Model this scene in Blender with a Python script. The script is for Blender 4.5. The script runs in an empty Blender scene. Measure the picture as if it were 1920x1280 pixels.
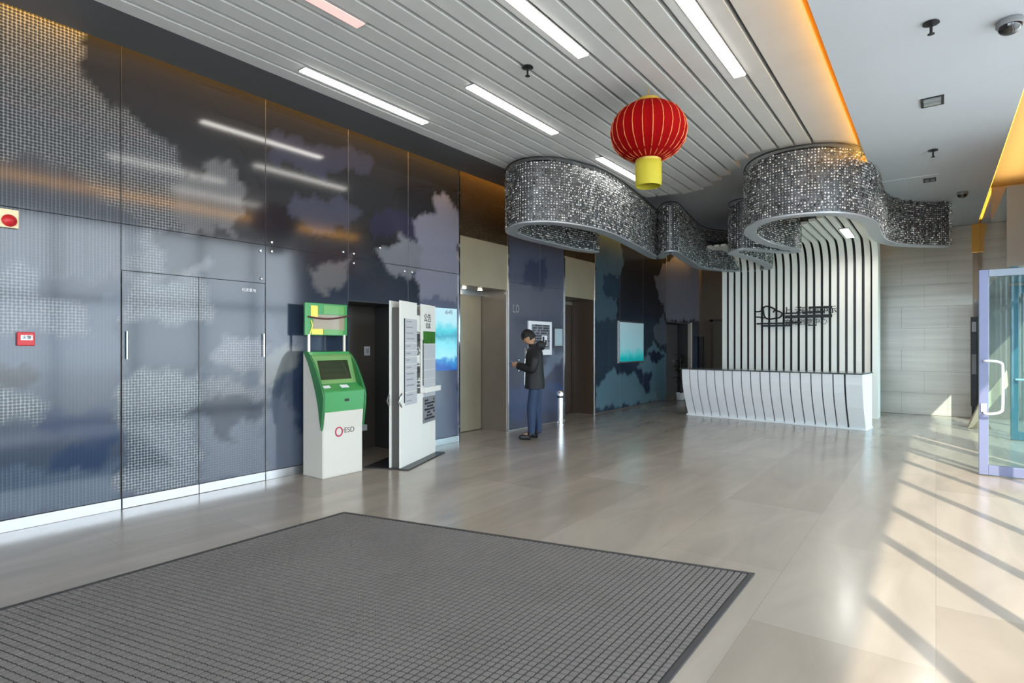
import bpy, bmesh, math, random
import numpy as np
from mathutils import Vector, Matrix, noise
random.seed(7); np.random.seed(7)
PI = math.pi
sc = bpy.context.scene
COL = sc.collection
# ------------------------------------------------------------------ camera, world, exposure
cam_h = 1.47
cd = bpy.data.cameras.new('camera'); cd.sensor_width = 36; cd.lens = 36 * 1060 / 1920
cd.shift_y = 8 / 1920; cd.clip_start = .05; cd.clip_end = 200
cam = bpy.data.objects.new('camera', cd); COL.objects.link(cam)
cam.location = (0, 0, cam_h); cam.rotation_euler = (PI / 2, 0, math.atan2(.6, .8))
sc.camera = cam
sc.view_settings.view_transform = 'Standard'; sc.view_settings.look = 'None'
sc.view_settings.gamma = 1; sc.view_settings.use_curve_mapping = False
sc.view_settings.exposure = 0.82
w = bpy.data.worlds.new('sky'); sc.world = w; w.use_nodes = True
nt = w.node_tree; bg = nt.nodes['Background']
bg.inputs['Color'].default_value = (.80, .90, 1.0, 1); bg.inputs['Strength'].default_value = 4.5
sun_d = bpy.data.lights.new('sun', 'SUN'); sun_d.energy = 6; sun_d.angle = .01; sun_d.color = (1, .9, .74)
sun = bpy.data.objects.new('sun', sun_d); COL.objects.link(sun)
sun.rotation_euler = Vector((-.5, .866, -.66)).to_track_quat('-Z', 'Y').to_euler()
try:
    c = sc.cycles
    c.max_bounces = 8; c.diffuse_bounces = 4; c.glossy_bounces = 4; c.transmission_bounces = 6; c.transparent_max_bounces = 12
    c.sample_clamp_indirect = 6; c.caustics_reflective = False; c.caustics_refractive = False
    c.use_denoising = True
except Exception: pass
def portal(loc, rot, sx, sy):
    d = bpy.data.lights.new('window_portal', 'AREA'); d.shape = 'RECTANGLE'; d.size = sx; d.size_y = sy; d.energy = 1
    d.cycles.is_portal = True
    o = bpy.data.objects.new('window_portal', d); COL.objects.link(o); o.location = loc; o.rotation_euler = rot
portal((1.36, 1.9, 1.95), (PI / 2, 0, PI / 2), 13, 3.9)
portal((-1.45, -5.16, 1.95), (-PI / 2, 0, 0), 5.6, 3.9)
portal((1.75, 11.8, 1.2), (PI / 2, 0, PI / 2), 5.4, 2.5)
def glow(name, loc, rot, sx, sy, e, col):
    d = bpy.data.lights.new(name, 'AREA'); d.shape = 'RECTANGLE'; d.size = sx; d.size_y = sy; d.energy = e; d.color = col
    o = bpy.data.objects.new(name, d); COL.objects.link(o); o.location = loc; o.rotation_euler = rot; return o

# ------------------------------------------------------------------ materials
def lin(c):
    return tuple((x / 255 / 12.92) if x / 255 <= .04045 else ((x / 255 + .055) / 1.055) ** 2.4 for x in c)
def M(name, rgb, rough=.5, metal=0, emit=None, es=0, spec=.5, coat=0, var=0, vscale=3, bump=0, bscale=40, stretch=(1, 1, 1), trans=0, ior=1.45):
    m = bpy.data.materials.new(name); m.use_nodes = True
    t = m.node_tree; b = t.nodes['Principled BSDF']; L = t.links.new
    c = (*lin(rgb), 1)
    b.inputs['Base Color'].default_value = c; b.inputs['Roughness'].default_value = rough
    b.inputs['Metallic'].default_value = metal; b.inputs['Specular IOR Level'].default_value = spec
    b.inputs['Coat Weight'].default_value = coat; b.inputs['Coat Roughness'].default_value = .06
    b.inputs['Transmission Weight'].default_value = trans; b.inputs['IOR'].default_value = ior
    if emit: b.inputs['Emission Color'].default_value = (*lin(emit), 1); b.inputs['Emission Strength'].default_value = es
    tc = mp = None
    if var or bump:
        tc = t.nodes.new('ShaderNodeTexCoord'); mp = t.nodes.new('ShaderNodeMapping'); mp.inputs['Scale'].default_value = stretch
        L(tc.outputs['Object'], mp.inputs['Vector'])
    if var:
        n = t.nodes.new('ShaderNodeTexNoise'); n.inputs['Scale'].default_value = vscale; n.inputs['Detail'].default_value = 5
        L(mp.outputs[0], n.inputs['Vector'])
        r = t.nodes.new('ShaderNodeMapRange'); r.inputs['From Min'].default_value = .3; r.inputs['From Max'].default_value = .7
        r.inputs['To Min'].default_value = 1 - var; r.inputs['To Max'].default_value = 1 + var * .5
        L(n.outputs['Fac'], r.inputs['Value'])
        x = t.nodes.new('ShaderNodeVectorMath'); x.operation = 'SCALE'; x.inputs[0].default_value = c[:3]
        L(r.outputs[0], x.inputs['Scale']); L(x.outputs[0], b.inputs['Base Color'])
    if bump:
        n = t.nodes.new('ShaderNodeTexNoise'); n.inputs['Scale'].default_value = bscale; L(mp.outputs[0], n.inputs['Vector'])
        u = t.nodes.new('ShaderNodeBump'); u.inputs['Strength'].default_value = bump; u.inputs['Distance'].default_value = .01
        L(n.outputs['Fac'], u.inputs['Height']); L(u.outputs[0], b.inputs['Normal'])
    return m
def pane_mat(name, tint, refl=.1):
    m = bpy.data.materials.new(name); m.use_nodes = True; t = m.node_tree; t.nodes.clear(); L = t.links.new
    o = t.nodes.new('ShaderNodeOutputMaterial'); a = t.nodes.new('ShaderNodeBsdfTransparent'); g = t.nodes.new('ShaderNodeBsdfGlossy')
    a.inputs[0].default_value = (*tint, 1); g.inputs['Roughness'].default_value = .02
    f = t.nodes.new('ShaderNodeLayerWeight'); f.inputs[0].default_value = .5
    p5 = t.nodes.new('ShaderNodeMath'); p5.operation = 'POWER'; p5.inputs[1].default_value = 5; L(f.outputs['Facing'], p5.inputs[0])
    ad = t.nodes.new('ShaderNodeMath'); ad.operation = 'MULTIPLY_ADD'; ad.inputs[1].default_value = .8; ad.inputs[2].default_value = refl * .3; ad.use_clamp = True
    mx = t.nodes.new('ShaderNodeMixShader'); L(p5.outputs[0], ad.inputs[0]); L(ad.outputs[0], mx.inputs[0]); L(a.outputs[0], mx.inputs[1]); L(g.outputs[0], mx.inputs[2]); L(mx.outputs[0], o.inputs[0])
    return m
white = M('white_paint', (214, 216, 216), .45)
slatw = M('slat_white', (196, 197, 196), .5, var=.04)
ceilgrey = M('ceiling_plaster', (190, 195, 202), .6, var=.03, vscale=1)
soffitm = M('soffit_dark', (78, 80, 84), .45)
steel = M('brushed_steel', (200, 202, 204), .3, .9)
chrome = M('chrome', (225, 228, 232), .1, 1)
blackm = M('black_satin', (22, 22, 24), .4)
darkm = M('dark_recess', (62, 61, 60), .5)
dgrey = M('dark_grey', (62, 63, 66), .4)
midgrey = M('mid_grey', (130, 132, 134), .5)
taupe = M('taupe_laminate', (112, 103, 92), .3, coat=.3, var=.06)
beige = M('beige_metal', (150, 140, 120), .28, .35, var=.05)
bronze = M('bronze_glass', (52, 44, 34), .08, 0, coat=1)
orange = M('cove_glow_orange', (228, 170, 80), .6)  # amber LED glow put into the colour of the cove walls
teal = M('teal_frame', (56, 100, 110), .35, .3)
framem = M('aluminium_frame', (112, 118, 146), .4, .3)
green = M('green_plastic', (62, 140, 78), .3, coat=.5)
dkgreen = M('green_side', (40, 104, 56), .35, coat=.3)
kioskw = M('kiosk_white', (196, 192, 182), .4)
paper = M('paper_grey', (172, 174, 178), .6)
paperw = M('paper_white', (222, 222, 226), .55)
ink = M('ink_black', (26, 28, 30), .5)
redm = M('signal_red', (186, 34, 40), .4)
cream = M('cream_plastic', (222, 205, 165), .5)
lampm = M('lamp_diffuser', (255, 255, 255), .5, emit=(255, 252, 244), es=9)
pinkm = M('lamp_pink', (236, 178, 174), .5, emit=(240, 176, 170), es=.6)
ledm = M('led_amber', (255, 180, 60), .5, emit=(255, 166, 40), es=4.5)
glass = pane_mat('clear_glass', (.97, .98, .98)); tglass = pane_mat('teal_glass', (.78, .90, .92))

# marble floor: large slabs of slightly different tone with soft veins
def floor_mat():
    m = bpy.data.materials.new('floor_marble'); m.use_nodes = True; t = m.node_tree; b = t.nodes['Principled BSDF']; L = t.links.new
    tc = t.nodes.new('ShaderNodeTexCoord')
    br = t.nodes.new('ShaderNodeTexBrick'); br.offset = .5; br.inputs['Scale'].default_value = 1
    br.inputs['Brick Width'].default_value = 1.6; br.inputs['Row Height'].default_value = .8; br.inputs['Mortar Size'].default_value = .0018
    br.inputs['Color1'].default_value = (*lin((150, 139, 126)), 1); br.inputs['Color2'].default_value = (*lin((161, 151, 139)), 1)
    br.inputs['Mortar'].default_value = (*lin((142, 132, 119)), 1)
    rot = t.nodes.new('ShaderNodeMapping'); rot.inputs['Rotation'].default_value = (0, 0, PI / 2); L(tc.outputs['Object'], rot.inputs[0]); L(rot.outputs[0], br.inputs['Vector'])
    mp = t.nodes.new('ShaderNodeMapping'); mp.inputs['Scale'].default_value = (1.3, .35, 1); L(tc.outputs['Object'], mp.inputs[0])
    n = t.nodes.new('ShaderNodeTexNoise'); n.inputs['Scale'].default_value = 2.2; n.inputs['Detail'].default_value = 7; n.inputs['Distortion'].default_value = .8; L(mp.outputs[0], n.inputs['Vector'])
    r = t.nodes.new('ShaderNodeMapRange'); r.inputs['From Min'].default_value = .3; r.inputs['From Max'].default_value = .7; r.inputs['To Min'].default_value = .86; r.inputs['To Max'].default_value = 1.08; L(n.outputs['Fac'], r.inputs[0])
    x = t.nodes.new('ShaderNodeVectorMath'); x.operation = 'SCALE'; L(br.outputs['Color'], x.inputs[0]); L(r.outputs[0], x.inputs['Scale']); L(x.outputs[0], b.inputs['Base Color'])
    r2 = t.nodes.new('ShaderNodeMapRange'); r2.inputs['To Min'].default_value = .14; r2.inputs['To Max'].default_value = .26; L(n.outputs['Fac'], r2.inputs[0]); L(r2.outputs[0], b.inputs['Roughness'])
    b.inputs['Specular IOR Level'].default_value = .7
    return m
floorm = floor_mat()
def marble_mat():
    m = M('wall_marble', (196, 188, 176), .22, coat=.2, var=.16, vscale=1.6, stretch=(.35, 1, 6)); return m
marble = marble_mat()
def mural_mat():
    m = bpy.data.materials.new('printed_glass'); m.use_nodes = True; t = m.node_tree; b = t.nodes['Principled BSDF']; L = t.links.new
    ca = t.nodes.new('ShaderNodeVertexColor'); ca.layer_name = 'print'
    da = t.nodes.new('ShaderNodeVertexColor'); da.layer_name = 'dots'
    sep = t.nodes.new('ShaderNodeSeparateColor'); L(da.outputs[0], sep.inputs[0])
    tc = t.nodes.new('ShaderNodeTexCoord'); mp = t.nodes.new('ShaderNodeMapping'); mp.inputs['Scale'].default_value = (0, 1 / .026, 1 / .026); L(tc.outputs['Object'], mp.inputs[0])
    v = t.nodes.new('ShaderNodeTexVoronoi'); v.inputs['Randomness'].default_value = .12; v.inputs['Scale'].default_value = 1; L(mp.outputs[0], v.inputs['Vector'])
    hole = t.nodes.new('ShaderNodeMapRange'); hole.interpolation_type = 'SMOOTHSTEP'; hole.inputs['From Min'].default_value = .36; hole.inputs['From Max'].default_value = .54; L(v.outputs['Distance'], hole.inputs[0])
    # thin vertical threads (B channel)
    sx = t.nodes.new('ShaderNodeSeparateXYZ'); L(mp.outputs[0], sx.inputs[0])
    s = t.nodes.new('ShaderNodeMath'); s.operation = 'MULTIPLY'; s.inputs[1].default_value = 2 * PI; L(sx.outputs['Y'], s.inputs[0])
    sn = t.nodes.new('ShaderNodeMath'); sn.operation = 'SINE'; L(s.outputs[0], sn.inputs[0])
    nz = t.nodes.new('ShaderNodeTexNoise'); nz.inputs['Scale'].default_value = 1; nm = t.nodes.new('ShaderNodeMapping'); nm.inputs['Scale'].default_value = (0, 25, .8); L(tc.outputs['Object'], nm.inputs[0]); L(nm.outputs[0], nz.inputs['Vector'])
    ad = t.nodes.new('ShaderNodeMath'); ad.operation = 'MULTIPLY'; L(sn.outputs[0], ad.inputs[0]); L(nz.outputs[0], ad.inputs[1])
    thr = t.nodes.new('ShaderNodeMapRange'); thr.interpolation_type = 'SMOOTHSTEP'; thr.inputs['From Min'].default_value = .15; thr.inputs['From Max'].default_value = .5; L(ad.outputs[0], thr.inputs[0])
    f1 = t.nodes.new('ShaderNodeMath'); f1.operation = 'MULTIPLY'; L(hole.outputs[0], f1.inputs[0]); L(sep.outputs[0], f1.inputs[1])
    f2 = t.nodes.new('ShaderNodeMath'); f2.operation = 'MULTIPLY'; L(thr.outputs[0], f2.inputs[0]); L(sep.outputs[2], f2.inputs[1])
    f = t.nodes.new('ShaderNodeMath'); f.operation = 'ADD'; f.use_clamp = True; L(f1.outputs[0], f.inputs[0]); L(f2.outputs[0], f.inputs[1])
    dk = t.nodes.new('ShaderNodeMix'); dk.data_type = 'RGBA'; dk.inputs[7].default_value = (.012, .014, .018, 1); L(ca.outputs[0], dk.inputs[6])
    dkf = t.nodes.new('ShaderNodeMath'); dkf.operation = 'MULTIPLY'; dkf.inputs[1].default_value = .75; L(sep.outputs[0], dkf.inputs[0]); L(dkf.outputs[0], dk.inputs[0])
    mx = t.nodes.new('ShaderNodeMix'); mx.data_type = 'RGBA'; L(f.outputs[0], mx.inputs[0]); L(dk.outputs[2], mx.inputs[6])
    lt = t.nodes.new('ShaderNodeVectorMath'); lt.operation = 'MULTIPLY_ADD'; lt.inputs[1].default_value = (1.6, 1.6, 1.6); lt.inputs[2].default_value = (.08, .08, .08); L(ca.outputs[0], lt.inputs[0]); L(lt.outputs[0], mx.inputs[7])
    L(mx.outputs[2], b.inputs['Base Color'])
    b.inputs['Roughness'].default_value = .1; b.inputs['Specular IOR Level'].default_value = .6
    return m
mural = mural_mat()

# ------------------------------------------------------------------ mesh helpers
class MB:
    def __init__(s): s.v = []; s.f = []
    def add(s, vs, fs):
        n = len(s.v); s.v += [tuple(p) for p in vs]; s.f += [tuple(i + n for i in q) for q in fs]; return s
    def box(s, x0, x1, y0, y1, z0, z1, m=None):
        vs = [Vector(p) for p in ((x0, y0, z0), (x1, y0, z0), (x1, y1, z0), (x0, y1, z0), (x0, y0, z1), (x1, y0, z1), (x1, y1, z1), (x0, y1, z1))]
        if m: vs = [m @ p for p in vs]
        return s.add(vs, [(3, 2, 1, 0), (4, 5, 6, 7), (0, 1, 5, 4), (1, 2, 6, 5), (2, 3, 7, 6), (3, 0, 4, 7)])
    def prism(s, pts, a0, a1, axis='y', m=None):   # 2-D outline extruded; axis y: (x,z); x: (y,z); z: (x,y)
        f = {'y': lambda p, a: (p[0], a, p[1]), 'x': lambda p, a: (a, p[0], p[1]), 'z': lambda p, a: (p[0], p[1], a)}[axis]
        n = len(pts); vs = [Vector(f(p, a0)) for p in pts] + [Vector(f(p, a1)) for p in pts]
        if m: vs = [m @ p for p in vs]
        return s.add(vs, [tuple(range(n)), tuple(range(2 * n - 1, n - 1, -1))] + [(i, i + n, (i + 1) % n + n, (i + 1) % n) for i in range(n)])
    def lathe(s, prof, c=(0, 0, 0), seg=24, m=None):
        vs = []; fs = []; n = len(prof)
        for i in range(seg):
            a = 2 * PI * i / seg
            for r, z in prof:
                p = Vector((c[0] + r * math.cos(a), c[1] + r * math.sin(a), c[2] + z)); vs.append(m @ p if m else p)
        for i in range(seg):
            j = (i + 1) % seg
            for k in range(n - 1): fs.append((i * n + k, j * n + k, j * n + k + 1, i * n + k + 1))
        fs.append(tuple(i * n for i in range(seg))[::-1]); fs.append(tuple(i * n + n - 1 for i in range(seg)))
        return s.add(vs, fs)
    def tube(s, pts, r, seg=8, m=None):
        pts = [Vector(p) for p in pts]; vs = []; fs = []; up = None
        for i, p in enumerate(pts):
            d = ((pts[min(i + 1, len(pts) - 1)] - pts[max(i - 1, 0)])).normalized()
            if up is None: up = Vector((0, 0, 1)) if abs(d.z) < .9 else Vector((1, 0, 0))
            a = d.cross(up).normalized(); b = a.cross(d).normalized(); up = b
            rr = r[i] if isinstance(r, (list, tuple)) else r
            for k in range(seg):
                t = 2 * PI * k / seg; q = p + a * math.cos(t) * rr + b * math.sin(t) * rr; vs.append(m @ q if m else q)
        for i in range(len(pts) - 1):
            for k in range(seg): fs.append((i * seg + k, i * seg + (k + 1) % seg, (i + 1) * seg + (k + 1) % seg, (i + 1) * seg + k))
        fs.append(tuple(range(seg))[::-1]); fs.append(tuple((len(pts) - 1) * seg + k for k in range(seg)))
        return s.add(vs, fs)
    def build(s, name, mat, parent=None, smooth=False, bevel=0, fix=True, **props):
        me = bpy.data.meshes.new(name); me.from_pydata(s.v, [], s.f); me.update()
        if fix:
            bm = bmesh.new(); bm.from_mesh(me); bmesh.ops.recalc_face_normals(bm, faces=bm.faces); bm.to_mesh(me); bm.free()
        if smooth:
            me.polygons.foreach_set('use_smooth', [True] * len(me.polygons)); me.set_sharp_from_angle(angle=.7)
        me.materials.append(mat)
        return link(name, me, parent, bevel, **props)
def link(name, me, parent=None, bevel=0, **props):
    o = bpy.data.objects.new(name, me); COL.objects.link(o)
    if parent: o.parent = parent; o.matrix_parent_inverse = wm(parent).inverted()
    if bevel:
        b = o.modifiers.new('bevel', 'BEVEL'); b.width = bevel; b.segments = 2; b.limit_method = 'ANGLE'
    for k, v in props.items(): o[k] = v
    return o
def wm(o):
    m = Matrix.LocRotScale(o.location, o.rotation_euler, o.scale)
    return (wm(o.parent) @ o.matrix_parent_inverse @ m) if o.parent else m
def thing(name, label, cat, loc, group=None, rotz=0):
    o = bpy.data.objects.new(name, None); COL.objects.link(o); o.location = loc; o.rotation_euler = (0, 0, rotz); o.empty_display_size = .1
    o['label'] = label; o['category'] = cat
    if group: o['group'] = group
    return o
def box(name, mat, x0, x1, y0, y1, z0, z1, parent=None, bevel=0, m=None, **p):
    return MB().box(x0, x1, y0, y1, z0, z1, m).build(name, mat, parent, bevel=bevel, **p)
def S(name, mat, *a, parent=None, **p): return box(name, mat, *a, parent=parent, kind='structure', **p)
def text_mesh(name, body, size, mat, M4, parent, **props):
    cu = bpy.data.curves.new(name, 'FONT'); cu.body = body; cu.size = size; cu.extrude = .002; cu.align_x = 'CENTER'; cu.align_y = 'CENTER'
    o = bpy.data.objects.new(name, cu); COL.objects.link(o); bpy.context.view_layer.update()
    me = bpy.data.meshes.new_from_object(o.evaluated_get(bpy.context.evaluated_depsgraph_get())); bpy.data.objects.remove(o)
    me.transform(M4); me.materials.clear(); me.materials.append(mat)
    return link(name, me, parent, **props)
# frames for things facing +X on the left wall: local x -> world +Y, local y -> world Z
def on_wall(x, y, z): return Matrix(((0, 0, 1, x), (1, 0, 0, y), (0, 1, 0, z), (0, 0, 0, 1)))
def catmull(P, n=12):
    out = []
    for i in range(len(P) - 1):
        p0, p1, p2, p3 = P[max(i - 1, 0)], P[i], P[i + 1], P[min(i + 2, len(P) - 1)]
        for k in range(n):
            t = k / n
            out.append(tuple(.5 * (2 * b + (c_ - a) * t + (2 * a - 5 * b + 4 * c_ - d) * t * t + (3 * b - a - 3 * c_ + d) * t ** 3) for a, b, c_, d in zip(p0, p1, p2, p3)))
    out.append(tuple(P[-1])); return out

# ------------------------------------------------------------------ room shell
S('floor', floorm, -7, 1.75, -5, 18, -.1, 0)
S('floor_outside', M('paving', (190, 192, 190), .8, var=.1), 1.76, 30, -20, 40, -.12, -.02)
WL = -5.87
wl = S('wall_left', dgrey, -6.95, -6.75, -5, 18, 0, 4.5)
segs = [(-5, 4.42), (5.42, 6.47), (7.70, 9.55), (10.80, 14.85), (16.8, 18)]
for a, b in segs: S('wall_backing', dgrey, -6.75, -5.9, a, b, 0, 4.5, parent=wl)
for a, b, z in ((4.42, 5.42, 2.03), (6.47, 7.70, 2.42), (9.55, 10.80, 2.45), (14.85, 16.8, 2.12)):
    S('lintel', taupe if z > 2.2 else dgrey, -6.75, -5.9, a, b, z, 4.5, parent=wl)
# mural print with some reflections painted into its colours, defined by cloud outlines in metres on the wall (y along the wall, z up)
def P2W(u, v):                          # a point of the survey drawing to (y, z) on the wall
    s_ = (u - 960) / 1060; t = WL / (-.6 + .8 * s_); return (t * (.8 + .6 * s_), cam_h + t * (648 - v) / 1060)
C = []                                  # (outline, colour, dots, threads)
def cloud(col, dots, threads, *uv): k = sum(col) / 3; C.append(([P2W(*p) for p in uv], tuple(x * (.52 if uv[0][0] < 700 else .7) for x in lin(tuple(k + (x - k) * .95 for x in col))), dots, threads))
cloud((74, 88, 108), 0, .10, (-60, 560), (498, 560), (560, 740), (560, 1000), (-60, 1040))
cloud((96, 102, 108), .95, .1, (-70, -70), (150, 40), (152, 100), (182, 170), (202, 195), (236, 215), (292, 250), (328, 275), (330, 322), (385, 350), (385, 420), (280, 432), (300, 462), (330, 515), (228, 520), (228, 470), (110, 420), (-70, 420))
cloud((70, 78, 90), .12, .55, (-70, 300), (120, 300), (240, 420), (280, 470), (225, 520), (-70, 520))
cloud((112, 114, 118), .15, .25, (330, 322), (385, 322), (402, 306), (425, 303), (455, 322), (455, 352), (445, 440), (340, 436))
cloud((50, 54, 60), 0, 0, (278, 436), (330, 432), (498, 455), (498, 505), (410, 522), (385, 485), (365, 497), (345, 512), (322, 482), (300, 468))
cloud((118, 120, 124), .1, 0, (342, 512), (365, 495), (378, 486), (388, 500), (390, 522), (350, 524))
cloud((104, 112, 122), .9, .2, (-70, 520), (30, 500), (110, 560), (165, 560), (180, 620), (60, 622), (-70, 640))
cloud((120, 126, 132), .9, 0, (229, 525), (390, 525), (398, 600), (370, 612), (229, 605))
cloud((50, 68, 82), 0, 0, (229, 606), (300, 600), (400, 596), (405, 545), (497, 540), (497, 640), (412, 640), (412, 690), (300, 695), (229, 705))
cloud((128, 140, 148), .9, 0, (229, 712), (260, 700), (300, 690), (371, 702), (371, 910), (229, 935))
cloud((116, 126, 140), .25, 0, (375, 760), (420, 720), (480, 718), (497, 735), (497, 895), (375, 905))
cloud((126, 130, 140), .75, 0, (412, 640), (450, 632), (497, 640), (497, 690), (412, 688))
cloud((124, 130, 140), .6, 0, (375, 722), (390, 712), (470, 720), (480, 735), (410, 755), (375, 752))
cloud((58, 72, 88), 0, 0, (348, 775), (370, 760), (420, 742), (490, 745), (495, 765), (455, 790), (440, 800), (448, 826), (415, 828), (400, 800), (375, 772))
cloud((46, 50, 62), 0, .1, (-70, 690), (60, 690), (80, 720), (40, 735), (-70, 740))
cloud((110, 122, 132), .9, 0, (-70, 735), (80, 740), (90, 770), (60, 800), (-70, 790))
cloud((56, 76, 108), 0, .05, (70, 770), (215, 760), (222, 815), (120, 822), (60, 812))
cloud((52, 74, 108), 0, .05, (120, 830), (215, 815), (190, 880), (100, 885))
cloud((86, 104, 124), .1, .3, (-70, 890), (222, 870), (222, 945), (-70, 985))
cloud((132, 136, 138), 0, 0, (498, 660), (530, 652), (560, 655), (550, 690), (530, 722), (498, 722))
cloud((58, 70, 98), 0, 0, (540, 730), (575, 700), (700, 700), (700, 820), (560, 830))
cloud((102, 112, 130), 0, 0, (498, 740), (530, 745), (545, 800), (590, 830), (600, 900), (498, 900))
cloud((74, 78, 98), 0, 0, (560, 365), (640, 372), (670, 400), (660, 430), (600, 435), (540, 410))
cloud((66, 70, 94), 0, 0, (500, 250), (700, 290), (690, 320), (600, 330), (500, 300))
cloud((56, 56, 82), 0, 0, (690, 395), (780, 400), (780, 445), (700, 440))
cloud((128, 128, 144), 0, 0, (778, 408), (800, 400), (812, 398), (813, 375), (835, 363), (850, 375), (862, 388), (862, 600), (785, 600), (783, 470))
cloud((118, 119, 128), 0, 0, (712, 470), (745, 458), (742, 442), (752, 440), (785, 455), (790, 505), (762, 522), (728, 518), (720, 500))
cloud((118, 118, 122), 0, 0, (585, 498), (625, 492), (648, 490), (652, 545), (600, 545), (588, 520))
cloud((92, 98, 120), 0, 0, (780, 560), (862, 560), (862, 840), (780, 850))
cloud((80, 85, 104), 0, 0, (950, 430), (1062, 430), (1062, 800), (950, 810))
cloud((58, 64, 88), 0, 0, (985, 500), (1020, 480), (1030, 520), (1010, 545), (975, 530))
cloud((74, 88, 122), 0, 0, (950, 725), (1062, 718), (1062, 780), (1000, 770), (975, 790), (950, 780))
cloud((108, 120, 142), 0, 0, (1062, 660), (1040, 690), (1010, 720), (1000, 700), (1040, 660))
cloud((78, 98, 112), 0, 0, (1115, 430), (1165, 430), (1168, 500), (1150, 620), (1140, 640), (1115, 640))
cloud((48, 66, 84), 0, 0, (1130, 515), (1165, 515), (1160, 560), (1135, 560))
cloud((54, 70, 84), 0, 0, (1115, 600), (1240, 600), (1240, 700), (1160, 720), (1115, 730))
cloud((118, 120, 134), 0, 0, (1228, 520), (1250, 490), (1285, 470), (1320, 470), (1320, 600), (1255, 602), (1235, 560))
cloud((104, 112, 126), 0, 0, (1226, 610), (1245, 590), (1260, 640), (1240, 650), (1228, 630))
cloud((104, 138, 152), 0, 0, (1115, 730), (1150, 690), (1185, 700), (1215, 660), (1225, 640), (1240, 660), (1262, 665), (1262, 750), (1115, 765))
cloud((44, 60, 84), 0, 0, (1188, 690), (1205, 695), (1222, 700), (1218, 740), (1206, 730), (1195, 705))
cloud((40, 52, 76), 0, 0, (1215, 665), (1232, 655), (1245, 672), (1225, 680))
cloud((38, 56, 76), 0, 0, (1150, 682), (1180, 675), (1192, 690), (1175, 705), (1160, 700))
def inpoly(Y, Z, P):
    r = np.zeros(Y.shape, bool); n = len(P)
    for i in range(n):
        (x1, y1), (x2, y2) = P[i], P[(i + 1) % n]
        if y1 == y2: continue
        r ^= ((y1 > Z) != (y2 > Z)) & (Y < (x2 - x1) * (Z - y1) / (y2 - y1) + x1)
    return r
def print_at(ys, zs):
    Y, Z = np.meshgrid(ys, zs, indexing='ij'); n = Y.size
    col = np.zeros((n, 3)); dt = np.zeros((n, 3)); SS = 5
    Yf, Zf = Y.ravel(), Z.ravel()
    for k in range(SS):
        jit = (np.random.rand(n, 2) - .5) * .05
        Ya, Za = Yf + jit[:, 0], Zf + jit[:, 1]
        Ya = Ya + .05 * np.sin(9 * Za + 3 * Ya) + .03 * np.sin(23 * Za + 1.7); Za = Za + .04 * np.sin(8 * Ya + 1) + .03 * np.sin(21 * Ya + 5 * Za) + .015 * np.sin(57 * Ya)
        top = np.array(lin((34, 35, 39))); bot = np.array(lin((44, 56, 74)))
        g = np.clip((Za - 1.2) / 1.6, 0, 1)[:, None]
        c = top * g + bot * (1 - g); d = np.zeros((n, 3))
        for P, cc, dd, th in C:
            mk = inpoly(Ya, Za, P); c[mk] = cc; d[mk] = (dd, 0, th)
        col += c / SS; dt += d / SS
    return col, dt
def glass_panel(y0, y1, z0, z1, parent, name='glass_panel', x=WL, th=.012, step=.04, **props):
    g = .004; y0 += g; y1 -= g; z0 += g; z1 -= g
    ny = max(2, int((y1 - y0) / step) + 1); nz = max(2, int((z1 - z0) / step) + 1)
    ys = np.linspace(y0, y1, ny); zs = np.linspace(z0, z1, nz)
    vs = [(x, y, z) for y in ys for z in zs]; fs = [(i * nz + j, (i + 1) * nz + j, (i + 1) * nz + j + 1, i * nz + j + 1) for i in range(ny - 1) for j in range(nz - 1)]
    c, d = print_at(ys, zs)
    n = len(vs)
    vs += [(x, y0, z0), (x, y1, z0), (x, y1, z1), (x, y0, z1), (x - th, y0, z0), (x - th, y1, z0), (x - th, y1, z1), (x - th, y0, z1)]
    fs += [(n, n + 4, n + 5, n + 1), (n + 1, n + 5, n + 6, n + 2), (n + 2, n + 6, n + 7, n + 3), (n + 3, n + 7, n + 4, n), (n + 4, n + 7, n + 6, n + 5)]
    me = bpy.data.meshes.new(name); me.from_pydata(vs, [], fs); me.update(); me.materials.append(mural)
    for nm, arr in (('print', c), ('dots', d)):
        a = me.color_attributes.new(nm, 'FLOAT_COLOR', 'POINT'); full = np.zeros((n + 8, 4)); full[:n, :3] = arr; full[n:, :3] = .25 if nm == 'print' else 0; full[:, 3] = 1
        a.data.foreach_set('color', full.ravel().astype(np.float32))
    return link(name, me, parent, **props)
edges = [-4.0, -2.6, -1.2, .59, 1.96, 3.33, 4.42, 5.42, 6.47]
for a, b in zip(edges[:-1], edges[1:]):
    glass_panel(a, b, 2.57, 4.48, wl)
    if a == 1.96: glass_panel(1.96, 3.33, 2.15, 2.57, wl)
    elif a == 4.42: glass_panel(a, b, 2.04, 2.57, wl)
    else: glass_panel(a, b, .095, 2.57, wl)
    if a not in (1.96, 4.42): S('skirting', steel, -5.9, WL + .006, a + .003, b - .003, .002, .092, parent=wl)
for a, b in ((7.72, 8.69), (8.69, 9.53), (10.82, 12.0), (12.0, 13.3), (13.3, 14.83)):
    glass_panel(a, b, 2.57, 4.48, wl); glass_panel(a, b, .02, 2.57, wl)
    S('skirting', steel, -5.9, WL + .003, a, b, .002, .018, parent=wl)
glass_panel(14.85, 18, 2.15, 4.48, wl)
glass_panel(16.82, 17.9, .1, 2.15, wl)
for y in (6.465, 7.715, 9.545, 10.805): S('edge_trim', chrome, -5.9, WL + .012, y - .014, y + .014, 0, 3.2 if y > 9 else 4.47, parent=wl)
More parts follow.
